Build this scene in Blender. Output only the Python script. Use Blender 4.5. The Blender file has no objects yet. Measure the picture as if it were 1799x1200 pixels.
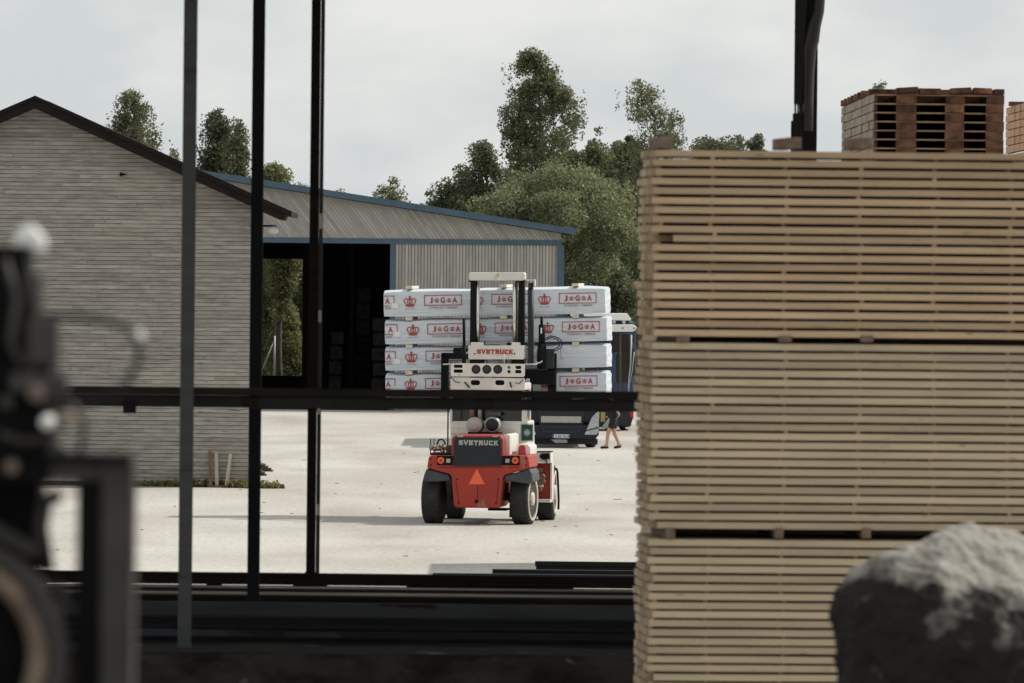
import bpy, bmesh, math, random
import numpy as np
from mathutils import Vector, Matrix

R = math.radians
rng = random.Random(7)
scene = bpy.context.scene
COL = scene.collection

# ------------------------------------------------------------------ camera
F = 15000.0                      # focal length in photo pixels (photo is 1799 px wide)
EYE = 5.95                       # camera height above the yard
PITCH = math.atan(150.0 / F)     # looks slightly down
ROLL = R(0.6)
fwd = Vector((0, math.cos(PITCH), -math.sin(PITCH)))
up0 = Vector((0, math.sin(PITCH), math.cos(PITCH)))
rt0 = Vector((1, 0, 0))
RT = rt0 * math.cos(ROLL) + up0 * math.sin(ROLL)
UP = -rt0 * math.sin(ROLL) + up0 * math.cos(ROLL)
CAM = Vector((0, 0, EYE))
cam_data = bpy.data.cameras.new('camera')
cam = bpy.data.objects.new('camera', cam_data)
COL.objects.link(cam)
m = Matrix((RT, UP, -fwd)).transposed().to_4x4()
m.translation = CAM
cam.matrix_world = m
cam_data.sensor_width = 36.0
cam_data.sensor_fit = 'HORIZONTAL'
cam_data.lens = 36.0 * F / 1799.0
cam_data.clip_start = 0.5
cam_data.clip_end = 20000
cam_data.dof.use_dof = True
cam_data.dof.focus_distance = 191.0
cam_data.dof.aperture_fstop = 10.0
scene.camera = cam

# ------------------------------------------------------------------ sky, sun, exposure
SUN_EL, SUN_AZ = R(43), R(62)     # azimuth from +Y towards +X
w = bpy.data.worlds.new('World')
scene.world = w
w.use_nodes = True
nt = w.node_tree
nt.nodes.clear()
out = nt.nodes.new('ShaderNodeOutputWorld')
bg = nt.nodes.new('ShaderNodeBackground')
sky = nt.nodes.new('ShaderNodeTexSky')
sky.sky_type = 'NISHITA'
sky.sun_disc = False
sky.sun_elevation = SUN_EL
sky.sun_rotation = SUN_AZ
tc = nt.nodes.new('ShaderNodeTexCoord')
mp = nt.nodes.new('ShaderNodeMapping')
mp.inputs['Scale'].default_value = (1, 1, 2.0)
mp.inputs['Location'].default_value = (0.3, 0.0, 0.11)
n1 = nt.nodes.new('ShaderNodeTexNoise')
n1.inputs['Scale'].default_value = 19
n1.inputs['Detail'].default_value = 7
n1.inputs['Roughness'].default_value = 0.52
r1 = nt.nodes.new('ShaderNodeValToRGB')
r1.color_ramp.elements[0].position = 0.42
r1.color_ramp.elements[0].color = (6.15, 6.5, 6.65, 1)
r1.color_ramp.elements[1].position = 0.60
r1.color_ramp.elements[1].color = (7.85, 7.95, 7.75, 1)
mx = nt.nodes.new('ShaderNodeMix')
mx.data_type = 'RGBA'
mx.inputs[0].default_value = 0.93
nt.links.new(tc.outputs['Generated'], mp.inputs['Vector'])
nt.links.new(mp.outputs[0], n1.inputs['Vector'])
nt.links.new(n1.outputs['Fac'], r1.inputs[0])
nt.links.new(sky.outputs[0], mx.inputs[6])
nt.links.new(r1.outputs[0], mx.inputs[7])
nt.links.new(mx.outputs[2], bg.inputs['Color'])
bg.inputs['Strength'].default_value = 0.105
nt.links.new(bg.outputs[0], out.inputs[0])

sun_d = bpy.data.lights.new('sun', 'SUN')
sun_d.energy = 3.6
sun_d.angle = R(0.6)
sun_d.color = (1.0, 0.95, 0.86)
sun = bpy.data.objects.new('sun', sun_d)
COL.objects.link(sun)
sdir = Vector((math.sin(SUN_AZ) * math.cos(SUN_EL), math.cos(SUN_AZ) * math.cos(SUN_EL), math.sin(SUN_EL)))
sun.rotation_euler = sdir.to_track_quat('Z', 'Y').to_euler()
sun.location = (60, 60, 90)

scene.view_settings.view_transform = 'Standard'
scene.view_settings.look = 'None'
scene.view_settings.exposure = 0.0
scene.view_settings.gamma = 1.0


# ------------------------------------------------------------------ pixel helpers (used only to find real positions)
def ray(px, py):
    return fwd + RT * ((px - 899.5) / F) - UP * ((py - 600.0) / F)


def P(px, py, D):
    d = ray(px, py)
    return CAM + d * (D / d.y)


def G(px, py, z=0.0):
    d = ray(px, py)
    return CAM + d * ((z - EYE) / d.z)


class Fr:
    """Local frame: origin on the ground, X right, Y away, Z up, turned by yaw."""
    def __init__(s, o, yaw):
        s.o = Vector(o)
        s.m = Matrix.Rotation(yaw, 3, 'Z')
        s.mi = s.m.inverted()

    def L(s, px, py, Y):
        c = s.mi @ (CAM - s.o)
        d = s.mi @ ray(px, py)
        t = (Y - c.y) / d.y
        return c + d * t


# ------------------------------------------------------------------ materials
MATS = {}


def mat(name, col, rough=0.6, metal=0.0, var=0.0, scale=3.0, stretch=(1, 1, 1), col2=None, bump=0.0, bscale=None,
        rnd=0.0, orand=0.0, spec=0.5, coat=0.0, detail=5.0, lo=0.35, hi=0.65, spots=None):
    """Principled material: base colour broken up by object-space noise, by the per-face value 'rnd' and by the object's own random value."""
    mt = bpy.data.materials.new(name)
    mt.use_nodes = True
    t = mt.node_tree
    b = t.nodes['Principled BSDF']
    b.inputs['Roughness'].default_value = rough
    b.inputs['Metallic'].default_value = metal
    b.inputs['Specular IOR Level'].default_value = spec
    b.inputs['Coat Weight'].default_value = coat
    c1 = (*col, 1)
    if col2 is None:
        col2 = tuple(max(0, c * (1 - var)) for c in col)
    tcn = t.nodes.new('ShaderNodeTexCoord')
    mpn = t.nodes.new('ShaderNodeMapping')
    mpn.inputs['Scale'].default_value = stretch
    t.links.new(tcn.outputs['Object'], mpn.inputs['Vector'])
    ns = t.nodes.new('ShaderNodeTexNoise')
    ns.inputs['Scale'].default_value = scale
    ns.inputs['Detail'].default_value = detail
    ns.inputs['Roughness'].default_value = 0.6
    vec = mpn.outputs[0]
    if rnd or orand:
        add = t.nodes.new('ShaderNodeVectorMath')
        add.operation = 'ADD'
        t.links.new(vec, add.inputs[0])
        vv = t.nodes.new('ShaderNodeVectorMath')
        vv.operation = 'SCALE'
        vv.inputs[0].default_value = (37.1, 51.7, 23.3)
        if rnd:
            at = t.nodes.new('ShaderNodeAttribute')
            at.attribute_name = 'rnd'
            rv = at.outputs['Fac']
        else:
            oi = t.nodes.new('ShaderNodeObjectInfo')
            rv = oi.outputs['Random']
        t.links.new(rv, vv.inputs['Scale'])
        t.links.new(vv.outputs[0], add.inputs[1])
        vec = add.outputs[0]
    t.links.new(vec, ns.inputs['Vector'])
    rp = t.nodes.new('ShaderNodeValToRGB')
    rp.color_ramp.elements[0].position = lo
    rp.color_ramp.elements[1].position = hi
    rp.color_ramp.elements[0].color = c1
    rp.color_ramp.elements[1].color = (*col2, 1)
    t.links.new(ns.outputs['Fac'], rp.inputs[0])
    cur = rp.outputs[0]
    if rnd or orand:
        amt = rnd or orand
        mr = t.nodes.new('ShaderNodeMapRange')
        mr.inputs['To Min'].default_value = 1 - amt
        mr.inputs['To Max'].default_value = 1 + amt
        t.links.new(rv, mr.inputs['Value'])
        mu = t.nodes.new('ShaderNodeVectorMath')
        mu.operation = 'SCALE'
        t.links.new(cur, mu.inputs[0])
        t.links.new(mr.outputs[0], mu.inputs['Scale'])
        cur = mu.outputs[0]
    if spots:
        scol, sscale, thr, sstretch = spots
        m2 = t.nodes.new('ShaderNodeMapping')
        m2.inputs['Scale'].default_value = sstretch
        t.links.new(vec if (rnd or orand) else tcn.outputs['Object'], m2.inputs['Vector'])
        n2 = t.nodes.new('ShaderNodeTexNoise')
        n2.inputs['Scale'].default_value = sscale
        n2.inputs['Detail'].default_value = 3
        t.links.new(m2.outputs[0], n2.inputs['Vector'])
        r2 = t.nodes.new('ShaderNodeMapRange')
        r2.inputs['From Min'].default_value = thr
        r2.inputs['From Max'].default_value = thr + 0.06
        t.links.new(n2.outputs['Fac'], r2.inputs['Value'])
        mm = t.nodes.new('ShaderNodeMix')
        mm.data_type = 'RGBA'
        t.links.new(r2.outputs[0], mm.inputs[0])
        t.links.new(cur, mm.inputs[6])
        mm.inputs[7].default_value = (*scol, 1)
        cur = mm.outputs[2]
    t.links.new(cur, b.inputs['Base Color'])
    if bump:
        nb = t.nodes.new('ShaderNodeTexNoise')
        nb.inputs['Scale'].default_value = bscale or scale * 2
        nb.inputs['Detail'].default_value = 5
        t.links.new(vec, nb.inputs['Vector'])
        bp = t.nodes.new('ShaderNodeBump')
        bp.inputs['Strength'].default_value = 1.0
        bp.inputs['Distance'].default_value = bump
        t.links.new(nb.outputs['Fac'], bp.inputs['Height'])
        t.links.new(bp.outputs[0], b.inputs['Normal'])
    MATS[name] = mt
    return mt


def leaf_mat(name, dark, light, trans=0.35):
    mt = bpy.data.materials.new(name)
    mt.use_nodes = True
    t = mt.node_tree
    b = t.nodes['Principled BSDF']
    o = t.nodes['Material Output']
    b.inputs['Roughness'].default_value = 0.55
    b.inputs['Specular IOR Level'].default_value = 0.35
    at = t.nodes.new('ShaderNodeAttribute')
    at.attribute_name = 'rnd'
    rp = t.nodes.new('ShaderNodeValToRGB')
    rp.color_ramp.elements[0].color = (*dark, 1)
    rp.color_ramp.elements[1].color = (*light, 1)
    t.links.new(at.outputs['Fac'], rp.inputs[0])
    t.links.new(rp.outputs[0], b.inputs['Base Color'])
    tr = t.nodes.new('ShaderNodeBsdfTranslucent')
    t.links.new(rp.outputs[0], tr.inputs['Color'])
    ms = t.nodes.new('ShaderNodeMixShader')
    ms.inputs[0].default_value = trans
    t.links.new(b.outputs[0], ms.inputs[1])
    t.links.new(tr.outputs[0], ms.inputs[2])
    t.links.new(ms.outputs[0], o.inputs['Surface'])
    return mt


# ground: pale crushed-stone yard with fine grit, faint wheel streaks and scattered dark chips
def ground_mat():
    mt = bpy.data.materials.new('pale_gravel')
    mt.use_nodes = True
    t = mt.node_tree
    b = t.nodes['Principled BSDF']
    b.inputs['Roughness'].default_value = 0.95
    b.inputs['Specular IOR Level'].default_value = 0.15
    tcn = t.nodes.new('ShaderNodeTexCoord')

    def noise(scale, stretch, detail=5):
        mpn = t.nodes.new('ShaderNodeMapping')
        mpn.inputs['Scale'].default_value = stretch
        t.links.new(tcn.outputs['Object'], mpn.inputs['Vector'])
        n = t.nodes.new('ShaderNodeTexNoise')
        n.inputs['Scale'].default_value = scale
        n.inputs['Detail'].default_value = detail
        t.links.new(mpn.outputs[0], n.inputs['Vector'])
        return n.outputs['Fac']

    def ramp(fac, p0, c0, p1, c1):
        r = t.nodes.new('ShaderNodeValToRGB')
        r.color_ramp.elements[0].position = p0
        r.color_ramp.elements[0].color = (*c0, 1)
        r.color_ramp.elements[1].position = p1
        r.color_ramp.elements[1].color = (*c1, 1)
        t.links.new(fac, r.inputs[0])
        return r.outputs[0]

    def mult(a, bb):
        mm = t.nodes.new('ShaderNodeMix')
        mm.data_type = 'RGBA'
        mm.blend_type = 'MULTIPLY'
        mm.inputs[0].default_value = 1
        t.links.new(a, mm.inputs[6])
        t.links.new(bb, mm.inputs[7])
        return mm.outputs[2]

    base = ramp(noise(0.22, (1, 0.35, 1), 6), 0.35, (0.45, 0.425, 0.385), 0.65, (0.545, 0.52, 0.48))
    grit = ramp(noise(9.0, (1, 0.25, 1), 3), 0.32, (0.84, 0.83, 0.82), 0.55, (1, 1, 1))
    streak = ramp(noise(0.5, (0.45, 0.12, 1), 4), 0.34, (0.80, 0.785, 0.76), 0.52, (1, 1, 1))
    chips = ramp(noise(5.0, (1, 0.2, 1), 2), 0.235, (0.45, 0.40, 0.36), 0.27, (1, 1, 1))
    cur = mult(mult(base, grit), mult(streak, chips))
    t.links.new(cur, b.inputs['Base Color'])
    bp = t.nodes.new('ShaderNodeBump')
    bp.inputs['Distance'].default_value = 0.02
    bp.inputs['Strength'].default_value = 0.6
    t.links.new(noise(7.0, (1, 1, 1), 4), bp.inputs['Height'])
    t.links.new(bp.outputs[0], b.inputs['Normal'])
    return mt


M_GRAVEL = ground_mat()
M_FIELD = mat('field_grass', (0.06, 0.075, 0.03), 0.9, scale=0.6, col2=(0.11, 0.11, 0.05))
M_HOUSE = mat('weathered_boards', (0.20, 0.182, 0.155), 0.9, scale=2.4, stretch=(0.8, 1, 3.2), col2=(0.35, 0.33, 0.29), rnd=0.13,
              lo=0.24, hi=0.62, detail=14, bump=0.003, spots=((0.16, 0.143, 0.118), 3.4, 0.62, (0.7, 1, 3)))
M_BARGE = mat('dark_brown_boards', (0.013, 0.011, 0.011), 0.9, scale=3, stretch=(1, 1, 6), col2=(0.022, 0.017, 0.016), spec=0.08)
M_ROOFTILE = mat('dark_roof', (0.03, 0.026, 0.025), 0.9, var=0.4, spec=0.1)
M_RAFTER = mat('brown_rafter', (0.16, 0.095, 0.062), 0.8, scale=4, col2=(0.10, 0.06, 0.04))
M_LAMPGREY = mat('grey_lamp_plastic', (0.5, 0.5, 0.47), 0.5)
M_BLUE = mat('blue_trim_paint', (0.06, 0.108, 0.155), 0.6, var=0.25, scale=2)
M_CORR = mat('grey_cladding', (0.40, 0.385, 0.35), 0.7, scale=2.2, stretch=(1, 1, 0.3), col2=(0.31, 0.30, 0.275), rnd=0.13, spots=((0.29, 0.265, 0.23), 0.9, 0.60, (1, 1, 0.25)))
M_GROOVE = mat('cladding_groove', (0.31, 0.30, 0.275), 0.8, var=0.2)
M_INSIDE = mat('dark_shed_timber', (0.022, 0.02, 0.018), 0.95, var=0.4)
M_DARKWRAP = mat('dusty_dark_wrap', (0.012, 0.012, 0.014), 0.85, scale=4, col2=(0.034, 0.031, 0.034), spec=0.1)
M_STEEL = mat('dark_painted_steel', (0.020, 0.021, 0.024), 0.75, scale=3, stretch=(1, 1, 0.4), col2=(0.013, 0.013, 0.015), bump=0.002, bscale=12, spec=0.12)
M_STEELB = mat('blue_grey_steel', (0.088, 0.090, 0.090), 0.85, spec=0.05, scale=2.0, stretch=(0.5, 1, 3), col2=(0.066, 0.067, 0.068), spots=((0.036, 0.028, 0.024), 3.0, 0.62, (0.4, 1, 2)))
M_RUST = mat('rusty_black_steel', (0.016, 0.014, 0.012), 0.85, scale=3, stretch=(0.3, 1, 3), col2=(0.03, 0.023, 0.018), spec=0.08)
M_RAIL = mat('worn_rail', (0.66, 0.54, 0.43), 0.6, scale=2, stretch=(0.3, 1, 1), col2=(0.33, 0.25, 0.19))
M_BLACK = mat('black_steel', (0.007, 0.0075, 0.008), 0.7, var=0.3, spec=0.15)
M_DECK = mat('oily_deck', (0.017, 0.018, 0.0175), 1.0, var=0.4, spec=0.02)
M_RAILWEB = mat('dull_rail_web', (0.030, 0.029, 0.029), 0.9, var=0.3, scale=2, spec=0.05)
M_SHEEN = mat('slate_reflection', (0.065, 0.065, 0.078), 0.7, scale=1.5, stretch=(0.4, 2, 1), col2=(0.02, 0.02, 0.022), lo=0.5, hi=0.65, spec=0.15)
M_KERB = mat('bark_dusted_beam', (0.040, 0.033, 0.029), 0.95, scale=5, stretch=(0.6, 1, 1.5), col2=(0.014, 0.012, 0.011), bump=0.01, spec=0.1, spots=((0.20, 0.175, 0.16), 3.4, 0.655, (0.7, 1, 1.8)))
M_BOARD = mat('sawn_pine', (0.475, 0.375, 0.258), 0.8, scale=2.2, stretch=(0.5, 3, 5), col2=(0.37, 0.295, 0.205), spec=0.2, orand=0.15,
              spots=((0.14, 0.075, 0.042), 13.0, 0.685, (1.0, 1, 1.5)))
M_BOARDW = mat('warm_sawn_pine', (0.47, 0.345, 0.225), 0.8, scale=2.2, stretch=(0.5, 3, 5), col2=(0.36, 0.255, 0.16), spec=0.2, orand=0.17,
              spots=((0.13, 0.065, 0.035), 13.0, 0.685, (1.0, 1, 1.5)))
M_BOARDEND = mat('pine_ends', (0.36, 0.27, 0.175), 0.85, scale=6, col2=(0.24, 0.175, 0.11), rnd=0.22)
M_STICK = mat('pine_sticker', (0.36, 0.24, 0.14), 0.85, orand=0.25, scale=6, var=0.3)
M_BEARER = mat('brown_bearer', (0.17, 0.115, 0.08), 0.85, scale=7, stretch=(3, 0.6, 3), col2=(0.10, 0.066, 0.047), orand=0.15)
M_PALLET = mat('weathered_pallet', (0.19, 0.092, 0.052), 0.9, scale=6, col2=(0.05, 0.028, 0.02), orand=0.35, spec=0.15)
M_PALLETDECK = mat('pallet_deck', (0.34, 0.215, 0.13), 0.85, scale=5, col2=(0.2, 0.125, 0.075), orand=0.2)
M_PALLETSIDE = mat('grey_pallet_side', (0.29, 0.235, 0.175), 0.9, scale=3, stretch=(1, 1, 3), col2=(0.20, 0.16, 0.12), orand=0.12)
M_PALLETORANGE = mat('orange_pallet_side', (0.46, 0.265, 0.15), 0.85, scale=3, col2=(0.36, 0.20, 0.11), orand=0.12)
M_OLDPLANK = mat('old_plank', (0.10, 0.072, 0.055), 0.9, scale=4, col2=(0.06, 0.044, 0.035), orand=0.3)
M_NEWPLANK = mat('pale_plank', (0.42, 0.36, 0.29), 0.85, scale=3, stretch=(3, 3, 0.5), col2=(0.34, 0.285, 0.22), orand=0.1)
M_REDPLANK = mat('brown_plank', (0.17, 0.105, 0.062), 0.85, scale=3, stretch=(3, 3, 0.5), col2=(0.11, 0.07, 0.045))
M_RED = mat('red_machine_paint', (0.39, 0.042, 0.026), 0.5, scale=1.3, col2=(0.30, 0.038, 0.025), spec=0.3, bump=0.001, bscale=8, spots=((0.33, 0.13, 0.09), 3.5, 0.63, (1, 1, 0.5)))
M_WHITE = mat('cream_machine_paint', (0.74, 0.71, 0.65), 0.45, scale=2.0, col2=(0.62, 0.59, 0.53), spots=((0.42, 0.37, 0.3), 4.0, 0.68, (1, 1, 0.6)))
M_DARKP = mat('charcoal_panel', (0.018, 0.022, 0.028), 0.55, var=0.3, scale=2, spec=0.3)
M_FENDER = mat('grey_black_rubber', (0.030, 0.036, 0.044), 0.6, scale=3, col2=(0.05, 0.055, 0.062))
M_TYRE = mat('dusty_tyre', (0.020, 0.020, 0.020), 0.85, scale=3, col2=(0.036, 0.034, 0.031), bump=0.004, bscale=14)
M_RIM = mat('dusty_white_rim', (0.66, 0.60, 0.52), 0.6, scale=5, col2=(0.48, 0.42, 0.35))
M_CHROME = mat('chrome_rod', (0.72, 0.70, 0.67), 0.18, metal=1.0, var=0.1)
M_LENS = mat('black_lamp_lens', (0.014, 0.017, 0.02), 0.2, var=0.2)
M_ORANGE = mat('orange_reflector', (0.85, 0.13, 0.045), 0.4, var=0.08, scale=8)
M_ORLAMP = mat('orange_lamp_lens', (0.75, 0.12, 0.03), 0.25, var=0.15, scale=10)
M_REDLENS = mat('red_lamp_cover', (0.42, 0.02, 0.02), 0.35, var=0.2)
M_GREYMETAL = mat('dull_aluminium', (0.42, 0.41, 0.37), 0.5, metal=0.3, var=0.2)
M_BRONZE = mat('brown_pipe', (0.28, 0.18, 0.12), 0.5, metal=0.5, var=0.3)
M_GLASS = mat('dark_window_glass', (0.012, 0.015, 0.016), 0.08, var=0.3, spec=0.6)
M_WRAP = mat('white_wrap_film', (0.66, 0.705, 0.75), 0.45, scale=1.2, stretch=(0.35, 1, 4), col2=(0.57, 0.62, 0.67), bump=0.08, bscale=1.8, spec=0.3)
M_PRINT = mat('red_print', (0.42, 0.045, 0.04), 0.6, var=0.12)
M_PRINT2 = mat('dull_print', (0.36, 0.27, 0.30), 0.6, var=0.1)
M_PALEWOOD = mat('pale_bearer', (0.72, 0.63, 0.50), 0.8, scale=9, var=0.2, orand=0.1)
M_TAG = mat('white_tag', (0.8, 0.79, 0.76), 0.6, var=0.06)
M_NAVY = mat('navy_truck_paint', (0.008, 0.013, 0.026), 0.5, var=0.2, spec=0.3, coat=0.1)
M_NAVY2 = mat('blue_truck_paint', (0.02, 0.045, 0.12), 0.35, var=0.2, spec=0.5, coat=0.3)
M_TRIMBLACK = mat('black_truck_plastic', (0.012, 0.013, 0.016), 0.6, var=0.2)
M_TRUCKWHITE = mat('white_truck_paint', (0.78, 0.77, 0.74), 0.4, var=0.08)
M_HEADL = mat('headlight_lens', (0.55, 0.57, 0.58), 0.15, var=0.3, scale=9)
M_BEIGE = mat('beige_light_bar', (0.42, 0.40, 0.36), 0.5, var=0.12, scale=5)
M_PLATE = mat('number_plate', (0.62, 0.66, 0.70), 0.5, var=0.05)
M_PLATEBLUE = mat('plate_blue_band', (0.03, 0.09, 0.35), 0.5, var=0.05)
M_SKIN = mat('skin', (0.50, 0.30, 0.21), 0.6, var=0.12, scale=8)
M_CLOTH = mat('black_cloth', (0.016, 0.016, 0.018), 0.9, var=0.3, scale=12)
M_SHOE = mat('black_shoe', (0.013, 0.012, 0.012), 0.6, var=0.3, scale=14)
M_HAIR = mat('brown_hair', (0.06, 0.035, 0.02), 0.7, var=0.3, scale=20)
M_GREEN = mat('green_plate', (0.01, 0.085, 0.062), 0.5, var=0.2, scale=8)
M_PALEGREEN = mat('pale_green_disc', (0.55, 0.66, 0.60), 0.5, var=0.1)
M_YELLOW = mat('yellow_sticker', (0.42, 0.32, 0.10), 0.6, var=0.2)
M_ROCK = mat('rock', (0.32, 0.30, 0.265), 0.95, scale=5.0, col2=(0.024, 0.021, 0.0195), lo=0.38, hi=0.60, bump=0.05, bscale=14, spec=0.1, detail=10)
# shade painted into the rock colour, darker towards its lower left front
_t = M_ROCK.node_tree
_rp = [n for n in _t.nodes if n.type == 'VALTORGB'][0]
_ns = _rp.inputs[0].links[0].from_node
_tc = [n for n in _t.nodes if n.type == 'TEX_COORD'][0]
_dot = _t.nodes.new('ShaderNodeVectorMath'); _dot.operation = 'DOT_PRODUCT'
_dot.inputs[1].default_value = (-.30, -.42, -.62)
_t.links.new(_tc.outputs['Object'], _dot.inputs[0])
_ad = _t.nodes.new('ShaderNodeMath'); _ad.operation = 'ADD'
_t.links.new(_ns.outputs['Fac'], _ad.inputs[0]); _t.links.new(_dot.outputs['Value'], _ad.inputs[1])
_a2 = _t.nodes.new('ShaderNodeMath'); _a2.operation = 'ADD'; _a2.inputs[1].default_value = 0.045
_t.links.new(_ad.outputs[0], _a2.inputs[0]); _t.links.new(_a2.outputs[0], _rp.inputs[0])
M_CONC = mat('concrete', (0.30, 0.29, 0.27), 0.9, var=0.3, scale=2, bump=0.01)
M_MACH = mat('dark_machine_paint', (0.006, 0.0065, 0.0065), 0.8, var=0.3, spec=0.1)
M_MACHGREY = mat('worn_grey_frame', (0.066, 0.062, 0.055), 0.85, var=0.4, spec=0.2, scale=5)
M_MACHBRIGHT = mat('bright_metal_and_glint', (0.86, 0.85, 0.82), 0.3, var=0.05)
M_TAN = mat('tan_wheel_rim', (0.22, 0.165, 0.12), 0.8, scale=9, col2=(0.10, 0.072, 0.055))
M_HOSE = mat('black_hose', (0.014, 0.014, 0.014), 0.6, var=0.2, spec=0.25)
M_MASTD = mat('black_mast_paint', (0.011, 0.011, 0.011), 0.6, var=0.3, spec=0.3)
M_HOSEC = mat('brown_black_cover', (0.045, 0.038, 0.033), 0.6, scale=3, stretch=(4, 4, 0.5), col2=(0.02, 0.017, 0.015))
M_BARK = mat('bark', (0.10, 0.085, 0.07), 0.9, scale=4, col2=(0.04, 0.035, 0.03))
M_BIRCH = mat('birch_bark', (0.42, 0.40, 0.36), 0.85, scale=2.5, stretch=(1, 1, 3), col2=(0.08, 0.07, 0.06), lo=0.5, hi=0.6)
M_LEAF_BIRCH = leaf_mat('birch_leaves', (0.08, 0.093, 0.048), (0.28, 0.285, 0.15), 0.44)
M_LEAF_DARK = leaf_mat('dark_leaves', (0.06, 0.073, 0.040), (0.19, 0.205, 0.105), 0.40)
M_LEAF_SAGE = leaf_mat('sage_leaves', (0.10, 0.12, 0.065), (0.35, 0.37, 0.195), 0.34)
M_LEAF_OLIVE = leaf_mat('olive_leaves', (0.10, 0.112, 0.045), (0.30, 0.30, 0.13), 0.42)
M_GRASS = leaf_mat('dry_grass', (0.10, 0.10, 0.03), (0.30, 0.27, 0.11), 0.3)
M_FENCE = mat('galvanised_post', (0.45, 0.46, 0.46), 0.5, metal=0.4, var=0.15)


# ------------------------------------------------------------------ mesh building
class MB:
    def __init__(s, r=None):
        s.v, s.f, s.r, s.sm = [], [], [], []
        s.cur = 0.5 if r is None else r

    def face(s, idx, smooth=False):
        s.f.append(tuple(idx)); s.r.append(s.cur); s.sm.append(smooth)

    def add(s, vs):
        n = len(s.v)
        s.v.extend([tuple(v) for v in vs])
        return n

    def hexa(s, c):
        n = s.add(c)
        for q in ((0, 3, 2, 1), (4, 5, 6, 7), (0, 1, 5, 4), (1, 2, 6, 5), (2, 3, 7, 6), (3, 0, 4, 7)):
            s.face([n + i for i in q])
        return s

    def box(s, x0, x1, y0, y1, z0, z1):
        if x0 > x1: x0, x1 = x1, x0
        if y0 > y1: y0, y1 = y1, y0
        if z0 > z1: z0, z1 = z1, z0
        return s.hexa([(x0, y0, z0), (x1, y0, z0), (x1, y1, z0), (x0, y1, z0), (x0, y0, z1), (x1, y0, z1), (x1, y1, z1), (x0, y1, z1)])

    def bar(s, a, b, wx, wy, upv=(0, 0, 1)):
        """box along a-b with section wx by wy"""
        a, b = Vector(a), Vector(b)
        d = (b - a).normalized()
        u = Vector(upv)
        if abs(d.dot(u)) > 0.98:
            u = Vector((0, 1, 0))
        x = d.cross(u).normalized() * wx / 2
        y = x.cross(d).normalized() * wy / 2
        c = [a - x - y, a + x - y, a + x + y, a - x + y, b - x - y, b + x - y, b + x + y, b - x + y]
        return s.hexa(c)

    def prism(s, poly, y0, y1, axis='y'):
        """2-D outline (x,z) pushed along y (or (y,z) along x, or (x,y) along z)"""
        area = sum(poly[i][0] * poly[(i + 1) % len(poly)][1] - poly[(i + 1) % len(poly)][0] * poly[i][1] for i in range(len(poly)))
        if area < 0:
            poly = poly[::-1]
        n = len(poly)

        def pt(p, d):
            return {'y': (p[0], d, p[1]), 'x': (d, p[0], p[1]), 'z': (p[0], p[1], d)}[axis]
        a = s.add([pt(p, y0) for p in poly])
        b = s.add([pt(p, y1) for p in poly])
        flip = (axis == 'y')
        f1 = [a + i for i in range(n)]
        f2 = [b + i for i in range(n)][::-1]
        if not flip:
            f1, f2 = f1[::-1], f2[::-1]
        s.face(f1); s.face(f2)
        for i in range(n):
            j = (i + 1) % n
            q = [a + j, a + i, b + i, b + j]
            s.face(q if flip else q[::-1])
        return s

    def tube(s, pts, rad, n=10, caps=True, smooth=True):
        pts = [Vector(p) for p in pts]
        rads = rad if isinstance(rad, (list, tuple)) else [rad] * len(pts)
        rings = []
        ref = None
        for i, p in enumerate(pts):
            d = (pts[min(i + 1, len(pts) - 1)] - pts[max(i - 1, 0)]).normalized()
            if ref is None:
                ref = Vector((0, 0, 1)) if abs(d.z) < 0.9 else Vector((1, 0, 0))
            x = d.cross(ref).normalized()
            y = x.cross(d).normalized()
            ref = y
            rings.append(s.add([p + (x * math.cos(2 * math.pi * k / n) + y * math.sin(2 * math.pi * k / n)) * rads[i] for k in range(n)]))
        for a, b in zip(rings, rings[1:]):
            for k in range(n):
                s.face((a + k, a + (k + 1) % n, b + (k + 1) % n, b + k), smooth)
        if caps:
            s.face([rings[0] + k for k in range(n)][::-1])
            s.face([rings[-1] + k for k in range(n)])
        return s

    def lathe(s, prof, n=32, axis='x', c=(0, 0, 0), smooth=True, caps=True):
        """prof: list of (along, radius) round an axis through c"""
        rings = []
        for (h, r) in prof:
            ring = []
            for k in range(n):
                a = 2 * math.pi * k / n
                p = {'x': (h, r * math.cos(a), r * math.sin(a)), 'y': (r * math.cos(a), h, -r * math.sin(a)), 'z': (r * math.cos(a), r * math.sin(a), h)}[axis]
                ring.append((p[0] + c[0], p[1] + c[1], p[2] + c[2]))
            rings.append(s.add(ring))
        for a, b in zip(rings, rings[1:]):
            for k in range(n):
                s.face((a + k, a + (k + 1) % n, b + (k + 1) % n, b + k), smooth)
        if caps and prof[0][1] > 1e-6:
            s.face([rings[0] + k for k in range(n)][::-1])
        if caps and prof[-1][1] > 1e-6:
            s.face([rings[-1] + k for k in range(n)])
        return s

    def stroke(s, pts, wd, y):
        """flat stroke in the x-z plane at depth y, facing -y"""
        for (a, b) in zip(pts, pts[1:]):
            a, b = Vector((a[0], a[1])), Vector((b[0], b[1]))
            d = (b - a)
            if d.length < 1e-6: continue
            d.normalize()
            n = Vector((-d.y, d.x)) * wd / 2
            e = d * wd * 0.3
            s.ky = getattr(s, 'ky', 0) + 1
            y = y - 0.00015
            a, b = a - e, b + e
            k = s.add([(a.x - n.x, y, a.y - n.y), (b.x - n.x, y, b.y - n.y), (b.x + n.x, y, b.y + n.y), (a.x + n.x, y, a.y + n.y)])
            s.face((k, k + 1, k + 2, k + 3))
        return s

    def disc(s, cx, cz, r, y, n=20, rz=None):
        k = s.add([(cx + r * math.cos(2 * math.pi * i / n), y, cz + (rz or r) * math.sin(2 * math.pi * i / n)) for i in range(n)])
        s.face([k + i for i in range(n)])
        return s

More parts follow.
